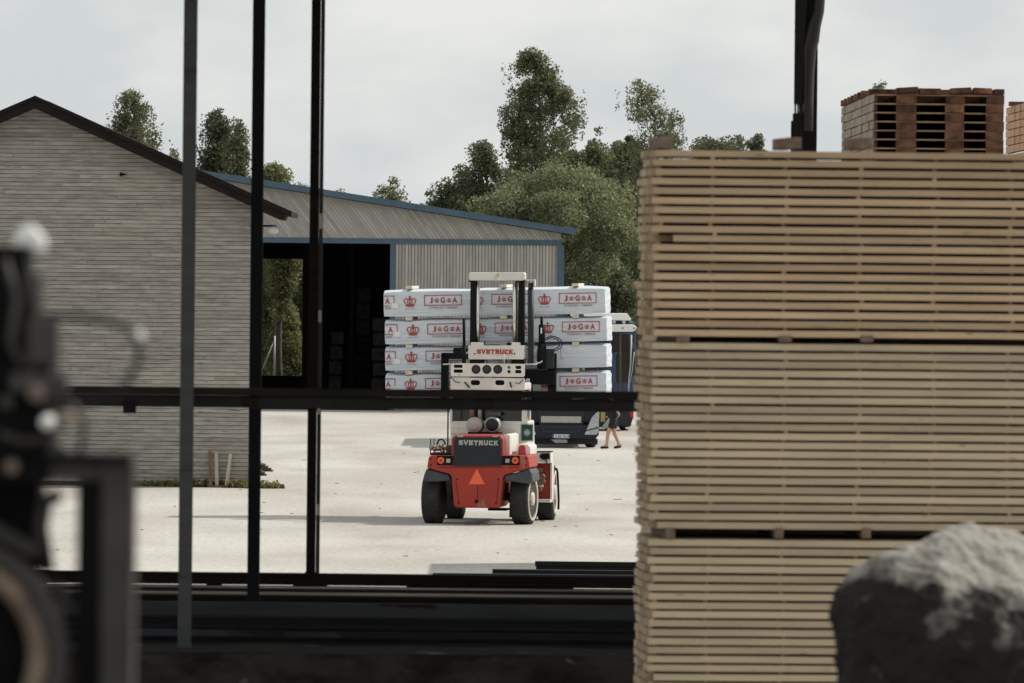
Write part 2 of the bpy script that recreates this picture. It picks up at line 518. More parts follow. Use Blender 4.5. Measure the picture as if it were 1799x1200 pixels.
    def build(s, name, m, parent=None, bevel=0.0, loc=None, seg=2):
        me = bpy.data.meshes.new(name)
        me.from_pydata(s.v, [], s.f)
        me.materials.append(m)
        at = me.attributes.new('rnd', 'FLOAT', 'FACE')
        at.data.foreach_set('value', s.r)
        me.polygons.foreach_set('use_smooth', s.sm)
        me.update()
        o = bpy.data.objects.new(name, me)
        COL.objects.link(o)
        if parent: o.parent = parent
        if loc is not None: o.location = loc
        if bevel:
            bv = o.modifiers.new('edge', 'BEVEL')
            bv.width = bevel; bv.segments = seg; bv.limit_method = 'ANGLE'; bv.angle_limit = R(40)
        return o


def tag(o, label, cat, group=None, kind=None):
    o['label'] = label; o['category'] = cat
    if group: o['group'] = group
    if kind: o['kind'] = kind
    return o


def structure(o):
    o['kind'] = 'structure'
    return o


def empty(name, loc, rz=0.0, label=None, cat=None, group=None):
    o = bpy.data.objects.new(name, None)
    o.empty_display_size = 0.3
    COL.objects.link(o)
    o.location = loc
    o.rotation_euler = (0, 0, rz)
    if label: tag(o, label, cat, group)
    return o


def copy_tree(o, parent=None):
    c = o.copy(); COL.objects.link(c)
    if parent: c.parent = parent
    for ch in list(o.children):
        copy_tree(ch, c)
    return c


def clip(poly, a, b, c):
    """keep the part of a convex 2-D polygon where a*x+b*z<=c"""
    o = []
    for i in range(len(poly)):
        p, q = poly[i], poly[(i + 1) % len(poly)]
        dp, dq = a * p[0] + b * p[1] - c, a * q[0] + b * q[1] - c
        if dp <= 0: o.append(p)
        if (dp < 0 < dq) or (dq < 0 < dp):
            t = dp / (dp - dq)
            o.append((p[0] + (q[0] - p[0]) * t, p[1] + (q[1] - p[1]) * t))
    return o


def bands(mb, poly, ang, pitch, bw, y0, y1, seed=1, lap=0.0):
    """fill a convex outline with boards running at angle ang"""
    rr = random.Random(seed)
    nx, nz = -math.sin(ang), math.cos(ang)
    ds = [nx * p[0] + nz * p[1] for p in poly]
    k = math.floor(min(ds) / pitch)
    while k * pitch < max(ds):
        lo = k * pitch
        q = clip(clip(poly, nx, nz, lo + bw), -nx, -nz, -lo)
        if len(q) >= 3:
            mb.cur = rr.random()
            if lap:
                n = len(q)
                ar = sum(q[i][0] * q[(i + 1) % n][1] - q[(i + 1) % n][0] * q[i][1] for i in range(n))
                if ar < 0: q = q[::-1]
                f = [(p[0], y0 + lap * ((nx * p[0] + nz * p[1]) - lo) / bw, p[1]) for p in q]
                a = mb.add(f); b = mb.add([(p[0], y1, p[1]) for p in q])
                mb.face([a + i for i in range(n)])
                for i in range(n):
                    j = (i + 1) % n
                    mb.face([a + j, a + i, b + i, b + j])
            else:
                mb.prism(q, y0, y1)
        k += 1
    return mb


def text_faces(mb, s, cx, cz, width, height, y, bold=0.0):
    """flat lettering in the x-z plane facing -y, fitted to width x height"""
    cu = bpy.data.curves.new('lettering', 'FONT')
    cu.body = s
    cu.align_x = 'CENTER'; cu.align_y = 'CENTER'
    cu.offset = bold
    cu.resolution_u = 4
    cu.fill_mode = 'FRONT'
    ob = bpy.data.objects.new('lettering', cu)
    COL.objects.link(ob)
    bpy.context.view_layer.update()
    me = bpy.data.meshes.new_from_object(ob.evaluated_get(bpy.context.evaluated_depsgraph_get()))
    bpy.data.objects.remove(ob)
    bpy.data.curves.remove(cu)
    vs = [v.co.copy() for v in me.vertices]
    fs = [tuple(p.vertices) for p in me.polygons]
    bpy.data.meshes.remove(me)
    x0, x1 = min(v.x for v in vs), max(v.x for v in vs)
    z0, z1 = min(v.y for v in vs), max(v.y for v in vs)
    sx, sz = width / (x1 - x0), height / (z1 - z0)
    k = mb.add([(cx + (v.x - (x0 + x1) / 2) * sx, y, cz + (v.y - (z0 + z1) / 2) * sz) for v in vs])
    for f in fs:
        mb.face([k + i for i in f])
    return mb


BLOCK = {'S': [[(.95, .86), (.14, .86), (.14, .53), (.86, .47), (.86, .14), (.05, .14)]], 'V': [[(.06, 1), (.5, .06)], [(.5, .06), (.94, 1)]],
         'E': [[(.16, 1), (.16, 0)], [(.1, .86), (.95, .86)], [(.1, .5), (.85, .5)], [(.1, .14), (.95, .14)]], 'T': [[(0, .86), (1, .86)], [(.5, .9), (.5, 0)]],
         'R': [[(.16, 0), (.16, 1)], [(.1, .86), (.84, .86), (.84, .5), (.1, .5)], [(.5, .48), (.9, .02)]], 'U': [[(.14, 1), (.14, .14), (.86, .14), (.86, 1)]],
         'C': [[(.95, .86), (.14, .86), (.14, .14), (.95, .14)]], 'K': [[(.16, 0), (.16, 1)], [(.3, .5), (.88, .95)], [(.42, .52), (.92, .04)]]}


def block_text(mb, txt, cx, cz, width, height, y):
    """heavy square lettering built from wide strokes"""
    adv = width / len(txt)
    lw = adv * .90
    for i, ch in enumerate(txt):
        x0 = cx - width / 2 + i * adv + (adv - lw) / 2
        for st in BLOCK[ch]:
            mb.stroke([(x0 + p[0] * lw * .86 + lw * .07, cz - height / 2 + p[1] * height * .84 + height * .08) for p in st], height * .25, y)
            y -= .0006
    return mb


def crown_faces(mb, cx, cz, w_, y):
    """royal crown emblem: ball and cross, three hoops, jewelled band"""
    h = w_ * 0.86
    lw = w_ * 0.075
    mb.stroke([(cx - .32 * w_, cz - .46 * h), (cx, cz - .50 * h), (cx + .32 * w_, cz - .46 * h)], lw * 1.4, y)
    mb.stroke([(cx - .34 * w_, cz - .33 * h), (cx, cz - .37 * h), (cx + .34 * w_, cz - .33 * h)], lw, y)
    for sx in (-1, 1):
        mb.stroke([(cx + sx * p[0] * w_, cz + p[1] * h) for p in ((.33, -.33), (.45, -.12), (.5, .05), (.44, .20), (.30, .26), (.16, .20), (.05, .16))], lw, y)
        mb.stroke([(cx + sx * p[0] * w_, cz + p[1] * h) for p in ((.13, -.34), (.20, -.10), (.19, .08), (.10, .22), (0, .25))], lw, y)
    mb.stroke([(cx, cz - .34 * h), (cx, cz + .26 * h)], lw * 1.3, y)
    mb.stroke([(cx, cz + .26 * h), (cx, cz + .52 * h)], lw, y)
    mb.stroke([(cx - .09 * w_, cz + .41 * h), (cx + .09 * w_, cz + .41 * h)], lw * .9, y)
    mb.disc(cx, cz + .29 * h, .075 * w_, y, 8)
    return mb


# ------------------------------------------------------------------ the setting: ground
gm = MB()
gm.v = [(-3000, -200, 0), (3000, -200, 0), (3000, 6000, 0), (-3000, 6000, 0)]
gm.face((0, 1, 2, 3))
structure(gm.build('ground', M_GRAVEL))
fm = MB()
fm.v = [(-3000, 357.5, .004), (3000, 357.5, .004), (3000, 5990, .004), (-3000, 5990, .004)]
fm.face((0, 1, 2, 3))
structure(fm.build('field', M_FIELD))

# ------------------------------------------------------------------ wooden house on the left
HD = 217.0
hr = empty('wooden_house', G(60, 862), 0, 'tall grey weathered board house with dark gable roof', 'house')
hr.location = (P(60, 600, HD).x, HD, 0)
HX, HY = hr.location.x, HD
ridge_z = P(60, 188, HD).z
wall_x = P(439, 640, HD).x - HX
eave_tip = P(513, 377, HD)
slope = (P(60, 170, HD).z - P(510, 372, HD).z) / (P(510, 372, HD).x - HX)
wall_top_z = ridge_z - slope * wall_x
HDEP = 5.5
mb = MB()
out_r = [(0, 0.12), (wall_x, 0.12), (wall_x, wall_top_z), (0, ridge_z)]
out_l = [(-wall_x, 0.12), (0, 0.12), (0, ridge_z), (-wall_x, wall_top_z)]
seedk = 3
rr = random.Random(5)
pitch = 0.104
zz = 0.12
while zz < ridge_z:
    xs = [-wall_x]
    while xs[-1] < wall_x:
        xs.append(min(wall_x, xs[-1] + rr.uniform(2.2, 5.0)))
    for a, b in zip(xs, xs[1:]):
        poly = [(a, zz), (b - .006, zz), (b - .006, zz + pitch - .010), (a, zz + pitch - .010)]
        poly = clip(clip(poly, slope, 1, ridge_z), -slope, 1, ridge_z)
        if len(poly) >= 3:
            mb.cur = rr.random()
            n = len(poly)
            j = rr.uniform(0, .008)
            f = [(p[0], -.019 - j * .6 + .015 * (p[1] - zz) / pitch, p[1]) for p in poly]
            a_ = mb.add(f); b_ = mb.add([(p[0], 0.02, p[1]) for p in poly])
            mb.face([a_ + i for i in range(n)])
            for i in range(n):
                k = (i + 1) % n
                mb.face([a_ + k, a_ + i, b_ + i, b_ + k])
    zz += pitch
mb.build('cladding', M_HOUSE, hr)
mb = MB()
mb.prism([(-wall_x + .02, 0), (wall_x - .02, 0), (wall_x - .02, wall_top_z - .03), (0, ridge_z - .03), (-wall_x + .02, wall_top_z - .03)], .03, HDEP)
mb.build('wall', M_OLDPLANK, hr)
mb = MB()                                       # side cladding on the yard side
for k in range(int(wall_top_z / pitch)):
    mb.cur = rr.random()
    z0 = .12 + k * pitch
    if z0 + pitch < wall_top_z:
        mb.hexa([(wall_x - .02, .03, z0), (wall_x + .03, .03, z0), (wall_x + .03, HDEP, z0), (wall_x - .02, HDEP, z0),
                 (wall_x - .02, .03, z0 + pitch - .02), (wall_x + .01, .03, z0 + pitch - .02), (wall_x + .01, HDEP, z0 + pitch - .02), (wall_x - .02, HDEP, z0 + pitch - .02)])
mb.build('cladding', M_HOUSE, hr)
ov = eave_tip.x - HX
top0 = P(60, 170, HD - .6).z
mb = MB()
for s_ in (-1, 1):
    mb.prism([(0, top0), (s_ * ov, top0 - slope * ov), (s_ * ov, top0 - slope * ov - .12), (0, top0 - .12)], -.62, HDEP + .6)
mb.build('roof', M_ROOFTILE, hr)
mb = MB()
for s_ in (-1, 1):
    mb.prism([(s_ * .001, top0 - .04), (s_ * (ov - .12), top0 - .04 - slope * (ov - .12)), (s_ * (ov - .12) - s_ * .09, top0 - .04 - slope * (ov - .12) - .22), (s_ * .001, top0 - .30)], -.66, -.622)
    mb.prism([(s_ * .001, top0 + .03), (s_ * (ov + .02), top0 + .03 - slope * ov), (s_ * (ov - .02), top0 - .09 - slope * ov), (s_ * .001, top0 - .06)], -.70, -.661)
mb.build('bargeboard', M_BARGE, hr)
for k in range(4):
    y = -.5 + k * 1.9
    mb = MB(); mb.bar((wall_x + .05, y, wall_top_z - slope * .05 + .02), (ov - .26, y, wall_top_z - slope * (ov - .26 - wall_x) + .02), .09, .16)
    mb.build('rafter', M_RAFTER, hr)
mb = MB()
lp = P(480, 404, HD - .3)
lx, lz = lp.x - HX, lp.z
mb.bar((wall_x, -.3, lz + .1), (lx, -.3, lz + .1), .05, .05)
mb.tube([(lx, -.3, lz + .09), (lx, -.3, lz + .12)], .08, 10)
lm = mb.build('lamp_bracket', M_BLACK, hr)
mb = MB()
mb.lathe([(lz - .10, .03), (lz - .09, .11), (lz + .02, .14), (lz + .09, .07)], 14, 'z', (lx, -.3, 0))
mb.build('lamp', M_LAMPGREY, hr)
mb = MB()
hp = P(214, 306, HD)
mb.prism([(hp.x - HX - .05, hp.z + .05), (hp.x - HX + .14, hp.z - .01), (hp.x - HX - .05, hp.z - .06)], -.10, -.03)
mb.build('vent_hole', M_BLACK, hr)

# ------------------------------------------------------------------ warehouse with blue trim
BD = 326.0
br_x = P(984, 560, BD).x
ridge = P(330, 297, BD)
eav = P(1010, 404, BD)
bslope = (ridge.z - eav.z) / (eav.x - ridge.x)
zt = P(700, 424, BD).z
bx = ridge.x
wh = empty('warehouse', (bx, BD, 0), 0, 'long grey warehouse with blue trim and dark open bay', 'warehouse')
xr = br_x - bx
hw = xr
zr = ridge.z
BDEP = 30.0
xo = P(689, 560, BD).x - bx                     # post between the open bay and the clad wall
roof_under = lambda x: zr - .22 - bslope * abs(x)
gable = [(-hw, zt + .1), (hw, zt + .1), (hw, roof_under(hw)), (0, roof_under(0)), (-hw, roof_under(hw))]
mb = MB(); mb.prism(gable, .0, .1); mb.build('gable_backing', M_GROOVE, wh)
mb = MB()
bands(mb, gable, R(-52), .115, .085, -.024, -.001, 4)
mb.build('gable_cladding', M_CORR, wh)
mb = MB()
mb.box(xo + .1, hw - .1, .02, .12, 0, zt - .1)
mb.build('wall_backing', M_GROOVE, wh)
mb = MB()
rr = random.Random(9)
x = xo + .12
while x < hw - .2:
    mb.cur = rr.random()
    mb.box(x, x + .088, -.014, .018, 0.05, zt - .1)
    x += .122
mb.build('wall_cladding', M_CORR, wh)
mb = MB(); mb.box(-hw - .02, hw + .02, -.06, -.002 - .03, zt - .1, zt + .1); mb.build('trim', M_BLUE, wh)
for (a, b) in ((xo - .1, xo + .1), (hw - .13, hw + .13), (-hw - .1, -hw + .12)):
    mb = MB(); mb.box(a, b, -.055, .15, 0, zt - .102); mb.build('corner_post', M_BLUE, wh)
mb = MB()
for s_ in (-1, 1):
    e = eav.x - bx
    mb.prism([(0, zr), (s_ * e, zr - bslope * e), (s_ * e, zr - bslope * e - .14), (0, zr - .14)], -.45, BDEP + .4)
mb.build('roof', M_ROOFTILE, wh)
mb = MB()
for s_ in (-1, 1):
    mb.prism([(0, zr + .04), (s_ * (e + .04), zr - bslope * e + .04), (s_ * (e + .04), zr - bslope * e - .20), (0, zr - .20)], -.52, -.455)
mb.build('fascia', M_BLUE, wh)
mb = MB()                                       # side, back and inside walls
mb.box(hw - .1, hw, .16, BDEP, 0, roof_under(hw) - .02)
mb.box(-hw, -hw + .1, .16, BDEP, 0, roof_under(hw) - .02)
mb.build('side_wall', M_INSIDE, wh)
oL = P(440, 560, BD + BDEP).x - bx
oR = P(535, 560, BD + BDEP).x - bx
oT = P(500, 455, BD + BDEP).z
oB = P(500, 660, BD + BDEP).z
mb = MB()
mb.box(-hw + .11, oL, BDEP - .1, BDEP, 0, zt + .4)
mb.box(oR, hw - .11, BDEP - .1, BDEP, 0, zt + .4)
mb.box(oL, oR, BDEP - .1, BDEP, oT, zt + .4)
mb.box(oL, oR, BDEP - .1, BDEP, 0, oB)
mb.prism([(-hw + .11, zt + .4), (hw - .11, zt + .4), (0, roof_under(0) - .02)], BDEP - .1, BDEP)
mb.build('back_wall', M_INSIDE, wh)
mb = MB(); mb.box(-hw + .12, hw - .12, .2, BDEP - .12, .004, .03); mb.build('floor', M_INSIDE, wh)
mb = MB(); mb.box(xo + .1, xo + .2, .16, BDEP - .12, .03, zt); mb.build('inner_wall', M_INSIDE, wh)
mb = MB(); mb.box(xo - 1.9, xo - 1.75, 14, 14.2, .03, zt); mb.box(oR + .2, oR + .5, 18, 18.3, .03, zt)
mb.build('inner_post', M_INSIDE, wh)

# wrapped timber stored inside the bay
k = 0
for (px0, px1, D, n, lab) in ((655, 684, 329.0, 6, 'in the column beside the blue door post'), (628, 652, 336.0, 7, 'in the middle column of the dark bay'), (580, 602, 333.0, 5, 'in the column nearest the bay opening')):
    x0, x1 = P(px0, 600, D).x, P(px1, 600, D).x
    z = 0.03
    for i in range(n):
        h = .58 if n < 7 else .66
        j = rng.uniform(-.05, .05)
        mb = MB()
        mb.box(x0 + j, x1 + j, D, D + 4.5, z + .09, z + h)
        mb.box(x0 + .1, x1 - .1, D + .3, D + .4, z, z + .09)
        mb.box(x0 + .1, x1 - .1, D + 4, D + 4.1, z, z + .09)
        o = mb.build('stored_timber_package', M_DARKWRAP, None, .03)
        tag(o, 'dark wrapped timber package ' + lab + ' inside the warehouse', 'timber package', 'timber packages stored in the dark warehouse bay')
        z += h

# ------------------------------------------------------------------ trees
def leaf_mesh(pos, size, rnd_v, seed, flat=0.0):
    g = np.random.default_rng(seed)
    n = len(pos)
    nrm = g.normal(size=(n, 3)); nrm[:, 2] += flat
    nrm /= np.linalg.norm(nrm, axis=1)[:, None]
    t = g.normal(size=(n, 3))
    t -= (t * nrm).sum(1)[:, None] * nrm
    t /= np.linalg.norm(t, axis=1)[:, None]
    b = np.cross(nrm, t)
    L = (size * g.uniform(.7, 1.3, n))[:, None]
    v = np.empty((n, 4, 3))
    v[:, 0] = pos - t * L * .5
    v[:, 1] = pos + b * L * .32 + nrm * L * .08
    v[:, 2] = pos + t * L * .5
    v[:, 3] = pos - b * L * .32 + nrm * L * .08
    me = bpy.data.meshes.new('crown')
    me.vertices.add(n * 4); me.vertices.foreach_set('co', v.reshape(-1))
    me.loops.add(n * 4); me.loops.foreach_set('vertex_index', np.arange(n * 4, dtype=np.int32))
    me.polygons.add(n)
    me.polygons.foreach_set('loop_start', np.arange(0, n * 4, 4, dtype=np.int32))
    me.polygons.foreach_set('loop_total', np.full(n, 4, dtype=np.int32))
    at = me.attributes.new('rnd', 'FLOAT', 'FACE')
    at.data.foreach_set('value', np.clip(rnd_v, 0, 1).astype(np.float32))
    me.update(calc_edges=True)
    return me


def tree(name, label, cat, px, D, prof, style, lm, seed, leaves=9000, size=.20, clumps=60, bark=None, group=None, csize=(.45, .9)):
    """prof: outline as (py, px_left, px_right) rows of the photo, turned into real heights and half widths at distance D; the crown is round in plan"""
    leaves = int(leaves * (3.2 if style == 'round' else 2.6)); size = size * .60; clumps = int(clumps * 1.2)
    if style == 'birch' and csize == (.45, .9): csize, clumps = (.30, .68), int(clumps * 1.5)
    base = Vector((P(px, 600, D).x, D, 0))
    rows = []
    for (py, l, r_) in prof:
        a, b = P(l, py, D), P(r_, py, D)
        rows.append((a.z, (a.x + b.x) / 2 - base.x, (b.x - a.x) / 2))
    rows.sort()
    rows = [(a_, b_, c_ * (1.20 if style == 'round' else 1.10)) for (a_, b_, c_) in rows]
    zs = np.array([q[0] for q in rows]); cs = np.array([q[1] for q in rows]); hs = np.array([q[2] for q in rows])
    g = np.random.default_rng(seed)
    H = zs[-1]
    root = empty(name, base, 0, label, cat, group)
    bark = bark or M_BARK
    cx = lambda z: float(np.interp(z, zs, cs))
    hwid = lambda z: float(np.interp(z, zs, hs))
    tr = MB()
    tr_pts = [(cx(max(z, zs[0])) * min(1, z / max(zs[0], .1)) + .12 * math.sin(z * .7 + seed), .1 * math.cos(z * .9 + seed), z) for z in np.linspace(0, H * .93, 10)]
    r0 = (.018 if cat == 'tree' else .008) * H + .02
    tr.tube(tr_pts, [r0 * (1 - .93 * i / 9) for i in range(10)], 8)
    pos, rv = [], []
    # clump centres spread through the volume, denser near the outside
    wts = hs + .15
    cdf = np.cumsum(np.interp(np.linspace(zs[0], H, 200), zs, wts)); cdf /= cdf[-1]
    for c in range(clumps):
        z = float(np.interp(g.uniform(), cdf, np.linspace(zs[0], H, 200)))
        hw_ = hwid(z)
        cr = min(g.uniform(*csize), max(.22, hw_ * .75))
        ang = g.uniform(0, 2 * math.pi)
        rad = max(0, hw_ - cr * .75) * math.sqrt(g.uniform(.12, 1))
        c0 = np.array([cx(z) + rad * math.cos(ang), rad * math.sin(ang), z])
        n = int(leaves / clumps * (cr / np.mean(csize)) ** 1.5)
        tone = g.uniform(.15, .75)
        if style == 'birch':
            d = g.normal(size=(n, 3)); d /= np.linalg.norm(d, axis=1)[:, None]
            d *= (g.uniform(0, 1, n) ** .5)[:, None] * cr
            d[:, 2] *= .75
            # hanging twigs: part of the leaves slide down thin vertical strands
            st = g.integers(0, 7, n)
            sx = g.normal(size=(7, 2)) * cr * .55
            hang = g.uniform(size=n) < .5
            d[hang, 0] = sx[st[hang], 0] + g.normal(size=hang.sum()) * .06
            d[hang, 1] = sx[st[hang], 1] + g.normal(size=hang.sum()) * .06
            d[hang, 2] = -g.uniform(-.3, 1.35, hang.sum()) * cr
        else:
            d = g.normal(size=(n, 3)); d /= np.linalg.norm(d, axis=1)[:, None]
            d *= (g.uniform(0, 1, n) ** .38)[:, None] * cr
            d[:, 2] *= .8
        pos.append(c0 + d)
        rv.append(np.clip(tone + g.normal(size=n) * .2, 0, 1))
        # limb carrying the clump
        zb = max(H * .12, z - max(.5, rad * 1.1))
        if zb < H * .9:
            tp = (cx(max(zb, zs[0])) * min(1, zb / max(zs[0], .1)), 0, zb)
            mid = ((tp[0] + c0[0]) / 2, c0[1] / 2, (zb + z) / 2 + .15)
            rb = max(.012, .006 * H * (1 - z / H) + .01)
            tr.tube([tp, mid, tuple(c0)], [rb, rb * .7, rb * .25], 5, False)
    pos = np.concatenate(pos); rv = np.concatenate(rv)
    keep = pos[:, 2] > .05
    me = leaf_mesh(pos[keep], size, rv[keep], seed)
    me.materials.append(lm)
    cr_o = bpy.data.objects.new('crown', me)
    COL.objects.link(cr_o); cr_o.parent = root
    tr.build('trunk', bark, root)
    return root


tree('birch_tree', 'slender birch rising alone behind the gable slope of the wooden house', 'tree', 240, 331,
     [(145, 232, 248), (165, 215, 262), (195, 200, 272), (225, 192, 282), (260, 190, 286), (300, 190, 284), (420, 195, 285), (560, 215, 265)], 'birch', M_LEAF_BIRCH, 11, 9000, .19, 70, M_BIRCH)
tree('birch_tree', 'small sparse birch top just above the house roof', 'tree', 305, 334,
     [(254, 303, 308), (270, 298, 313), (300, 290, 322), (400, 285, 330), (560, 300, 320)], 'birch', M_LEAF_OLIVE, 12, 3000, .18, 30, M_BIRCH)
tree('birch_tree', 'dense dark birch seen between the first and second steel posts', 'tree', 383, 362,
     [(188, 378, 389), (205, 364, 402), (235, 352, 412), (270, 348, 420), (310, 346, 428), (420, 350, 430), (560, 370, 400)], 'birch', M_LEAF_DARK, 13, 11000, .20, 70, M_BIRCH)
tree('birch_tree', 'olive birch beside the second steel post, lower than its dark neighbour', 'tree', 418, 359,
     [(208, 412, 420), (225, 400, 433), (260, 396, 440), (310, 392, 446), (420, 395, 445), (560, 410, 430)], 'birch', M_LEAF_BIRCH, 14, 8000, .20, 55, M_BIRCH)
tree('leafy_tree', 'light green tree top showing right of the second steel post', 'tree', 487, 366,
     [(283, 470, 486), (297, 460, 500), (312, 455, 522), (335, 450, 540), (420, 455, 535), (560, 480, 510)], 'round', M_LEAF_OLIVE, 15, 6000, .22, 45)
tree('leafy_tree', 'tiny tree top peeping over the blue roof edge', 'tree', 598, 402,
     [(328, 595, 601), (340, 588, 608), (420, 580, 615), (600, 595, 602)], 'birch', M_LEAF_OLIVE, 16, 1500, .2, 18)
tree('birch_tree', 'thin pale birch over the middle of the blue roof', 'tree', 694, 402,
     [(299, 690, 697), (318, 682, 706), (340, 674, 718), (362, 668, 724), (480, 672, 720), (620, 690, 700)], 'birch', M_LEAF_OLIVE, 17, 4500, .22, 40, M_BIRCH)
tree('leafy_tree', 'dark low tree touching the thin pale birch on its left', 'tree', 668, 398,
     [(320, 662, 673), (335, 654, 684), (355, 650, 690), (480, 650, 690), (620, 665, 672)], 'round', M_LEAF_BIRCH, 18, 3500, .22, 30)
tree('leafy_tree', 'dark tree with a knobbly rounded top left of the tallest birch', 'tree', 850, 394,
     [(247, 838, 858), (262, 822, 874), (285, 820, 880), (310, 818, 890), (360, 815, 890), (480, 820, 885), (620, 840, 860)], 'birch', M_LEAF_DARK, 19, 9000, .22, 60)
tree('leafy_tree', 'dark broad tree behind the blue roof edge', 'tree', 800, 398,
     [(288, 792, 810), (305, 780, 832), (330, 768, 842), (360, 755, 850), (480, 760, 850), (620, 795, 808)], 'round', M_LEAF_DARK, 20, 9000, .22, 60)
tree('leafy_tree', 'small olive tree at the left end of the dark tree group', 'tree', 757, 402,
     [(338, 748, 760), (350, 738, 775), (372, 732, 785), (480, 735, 785), (620, 752, 762)], 'round', M_LEAF_BIRCH, 21, 3500, .22, 30)
tree('birch_tree', 'tallest birch with drooping twigs and a narrow crooked top', 'tree', 945, 384,
     [(86, 935, 962), (100, 905, 972), (125, 898, 978), (150, 898, 992), (165, 882, 1012), (200, 880, 1026), (240, 878, 1030), (290, 876, 1034), (330, 872, 1040), (420, 880, 1030), (560, 920, 970)], 'birch', M_LEAF_BIRCH, 22, 21000, .20, 125, M_BIRCH)
tree('leafy_tree', 'mid green tree filling the gap right of the tallest birch', 'tree', 1052, 388,
     [(226, 1046, 1056), (242, 1036, 1066), (262, 1026, 1080), (300, 1015, 1095), (360, 1010, 1100), (480, 1015, 1095), (620, 1045, 1060)], 'birch', M_LEAF_BIRCH, 23, 9000, .22, 60)
tree('birch_tree', 'forked loose birch rising above the left corner of the lumber stack', 'tree', 1140, 374,
     [(140, 1108, 1120), (158, 1104, 1165), (185, 1098, 1192), (210, 1096, 1206), (240, 1095, 1204), (275, 1092, 1180), (330, 1088, 1165), (480, 1095, 1165), (600, 1125, 1150)], 'birch', M_LEAF_BIRCH, 24, 5600, .19, 48, M_BIRCH)
tree('leafy_tree', 'dark tree directly behind the left edge of the lumber stack', 'tree', 1108, 382,
     [(240, 1100, 1112), (262, 1085, 1130), (300, 1075, 1150), (400, 1070, 1150), (600, 1100, 1120)], 'round', M_LEAF_DARK, 25, 7000, .22, 50)
for (px, prof, lab, sd) in ((905, [(270, 895, 915), (290, 880, 930), (330, 868, 940), (480, 868, 940), (620, 900, 910)], 'dark tree filling the foot of the tallest birch on its left', 26),
                            (1000, [(258, 992, 1008), (280, 975, 1030), (330, 965, 1040), (480, 968, 1036), (620, 995, 1005)], 'dense dark tree close behind the tallest birch on its right', 27),
                            (1082, [(246, 1076, 1090), (265, 1062, 1104), (310, 1050, 1115), (480, 1052, 1112), (620, 1078, 1086)], 'dense green tree between the birches just left of the lumber stack', 28)):
    tree('leafy_tree', lab, 'tree', px, 404, prof, 'round', M_LEAF_DARK if sd != 28 else M_LEAF_BIRCH, sd, 7000, .24, 50)
for i, (px, top, hw_, D) in enumerate(((1245, 234, 40, 425), (1297, 241, 38, 428), (1333, 236, 17, 425))):
    tree('pine_tree', ['wider far tree top above the lumber stack, nearest its corner', 'low middle far tree top above the lumber stack', 'small pointed far tree top above the lumber stack'][i], 'tree', px, D,
         [(top, px - 4, px + 4), (top + 8, px - hw_ * .6, px + hw_ * .6), (top + 15, px - hw_, px + hw_), (450, px - hw_, px + hw_), (560, px - 4, px + 4)], 'round', M_LEAF_DARK, 30 + i, 5000, .24, 60)
for i, (px, top, D) in enumerate(((1545, 129, 425), (1612, 137, 425))):
    tree('birch_tree', ['twiggy tree tip just above the corner of the pallet stack', 'tiny tree tip above the middle of the pallet stack'][i], 'tree', px, D,
         [(top, px - 3, px + 3), (top + 8, px - 8, px + 8), (top + 18, px - 16, px + 14), (300, px - 22, px + 22), (560, px - 5, px + 5)], 'birch', M_LEAF_BIRCH, 40 + i, 2500, .2, 26, M_BIRCH)
tree('willow_bush', 'big rounded sage green willow right of the blue roof end', 'bush', 985, 362,
     [(298, 955, 1015), (310, 920, 1055), (330, 880, 1090), (360, 850, 1112), (400, 838, 1122), (460, 832, 1128), (540, 840, 1125), (640, 850, 1115), (685, 880, 1090)], 'round', M_LEAF_SAGE, 50, 30000, .22, 210, csize=(.5, 1.0))
tree('leafy_bush', 'dark bush at the foot of the willow beside the second truck', 'bush', 1092, 352,
     [(470, 1080, 1100), (510, 1062, 1122), (580, 1050, 1135), (650, 1050, 1135), (690, 1060, 1125)], 'round', M_LEAF_DARK, 51, 8000, .2, 60)
for i, (px, top, hw_, D, lm, lab) in enumerate(((478, 380, 42, 376, M_LEAF_OLIVE, 'sunlit olive bush framed by the rear opening of the warehouse'), (528, 420, 40, 380, M_LEAF_BIRCH, 'darker tall bush at the right side of the rear opening'),
                                               (505, 545, 34, 371, M_LEAF_OLIVE, 'low yellow green bush in front within the rear opening'), (440, 400, 40, 378, M_LEAF_BIRCH, 'bush at the edge of the rear opening by the house'))):
    tree('leafy_bush', lab, 'bush', px, D, [(top, px - 10, px + 10), (top + 30, px - hw_ * .7, px + hw_ * .7), (top + 70, px - hw_, px + hw_), (640, px - hw_, px + hw_), (685, px - hw_ * .8, px + hw_ * .8)], 'round', lm, 60 + i, 9000, .19, 80, csize=(.3, .7))
mb = MB()
a, b = G(482, 684), P(482, 590, 363)
fx = P(482, 640, 363).x
mb.tube([(fx, 363, 0), (fx, 363, b.z)], .035, 8)
mb.tube([(fx - .05, 363, 2.2), (fx - .9, 363, 0)], .025, 6)
tag(mb.build('fence_post', M_FENCE), 'thin galvanised fence post with brace seen through the warehouse', 'fence post')

# ------------------------------------------------------------------ grass, planks and old timber beside the house
def grass(name, spots, seed, n, h):
    g = np.random.default_rng(seed)
    me_p = []
    for (x0, x1, y0, y1) in spots:
        k = n
        p = np.stack([g.uniform(x0, x1, k), g.uniform(y0, y1, k), g.uniform(.02, h, k) * g.uniform(.3, 1, k)], 1)
        me_p.append(p)
    p = np.concatenate(me_p)
    me = leaf_mesh(p, .13, g.uniform(0, 1, len(p)), seed)
    me.materials.append(M_GRASS)
    o = bpy.data.objects.new(name, me)
    COL.objects.link(o)
    return tag(o, 'dry yellow green grass and weeds along the house wall', 'grass', None, 'stuff')


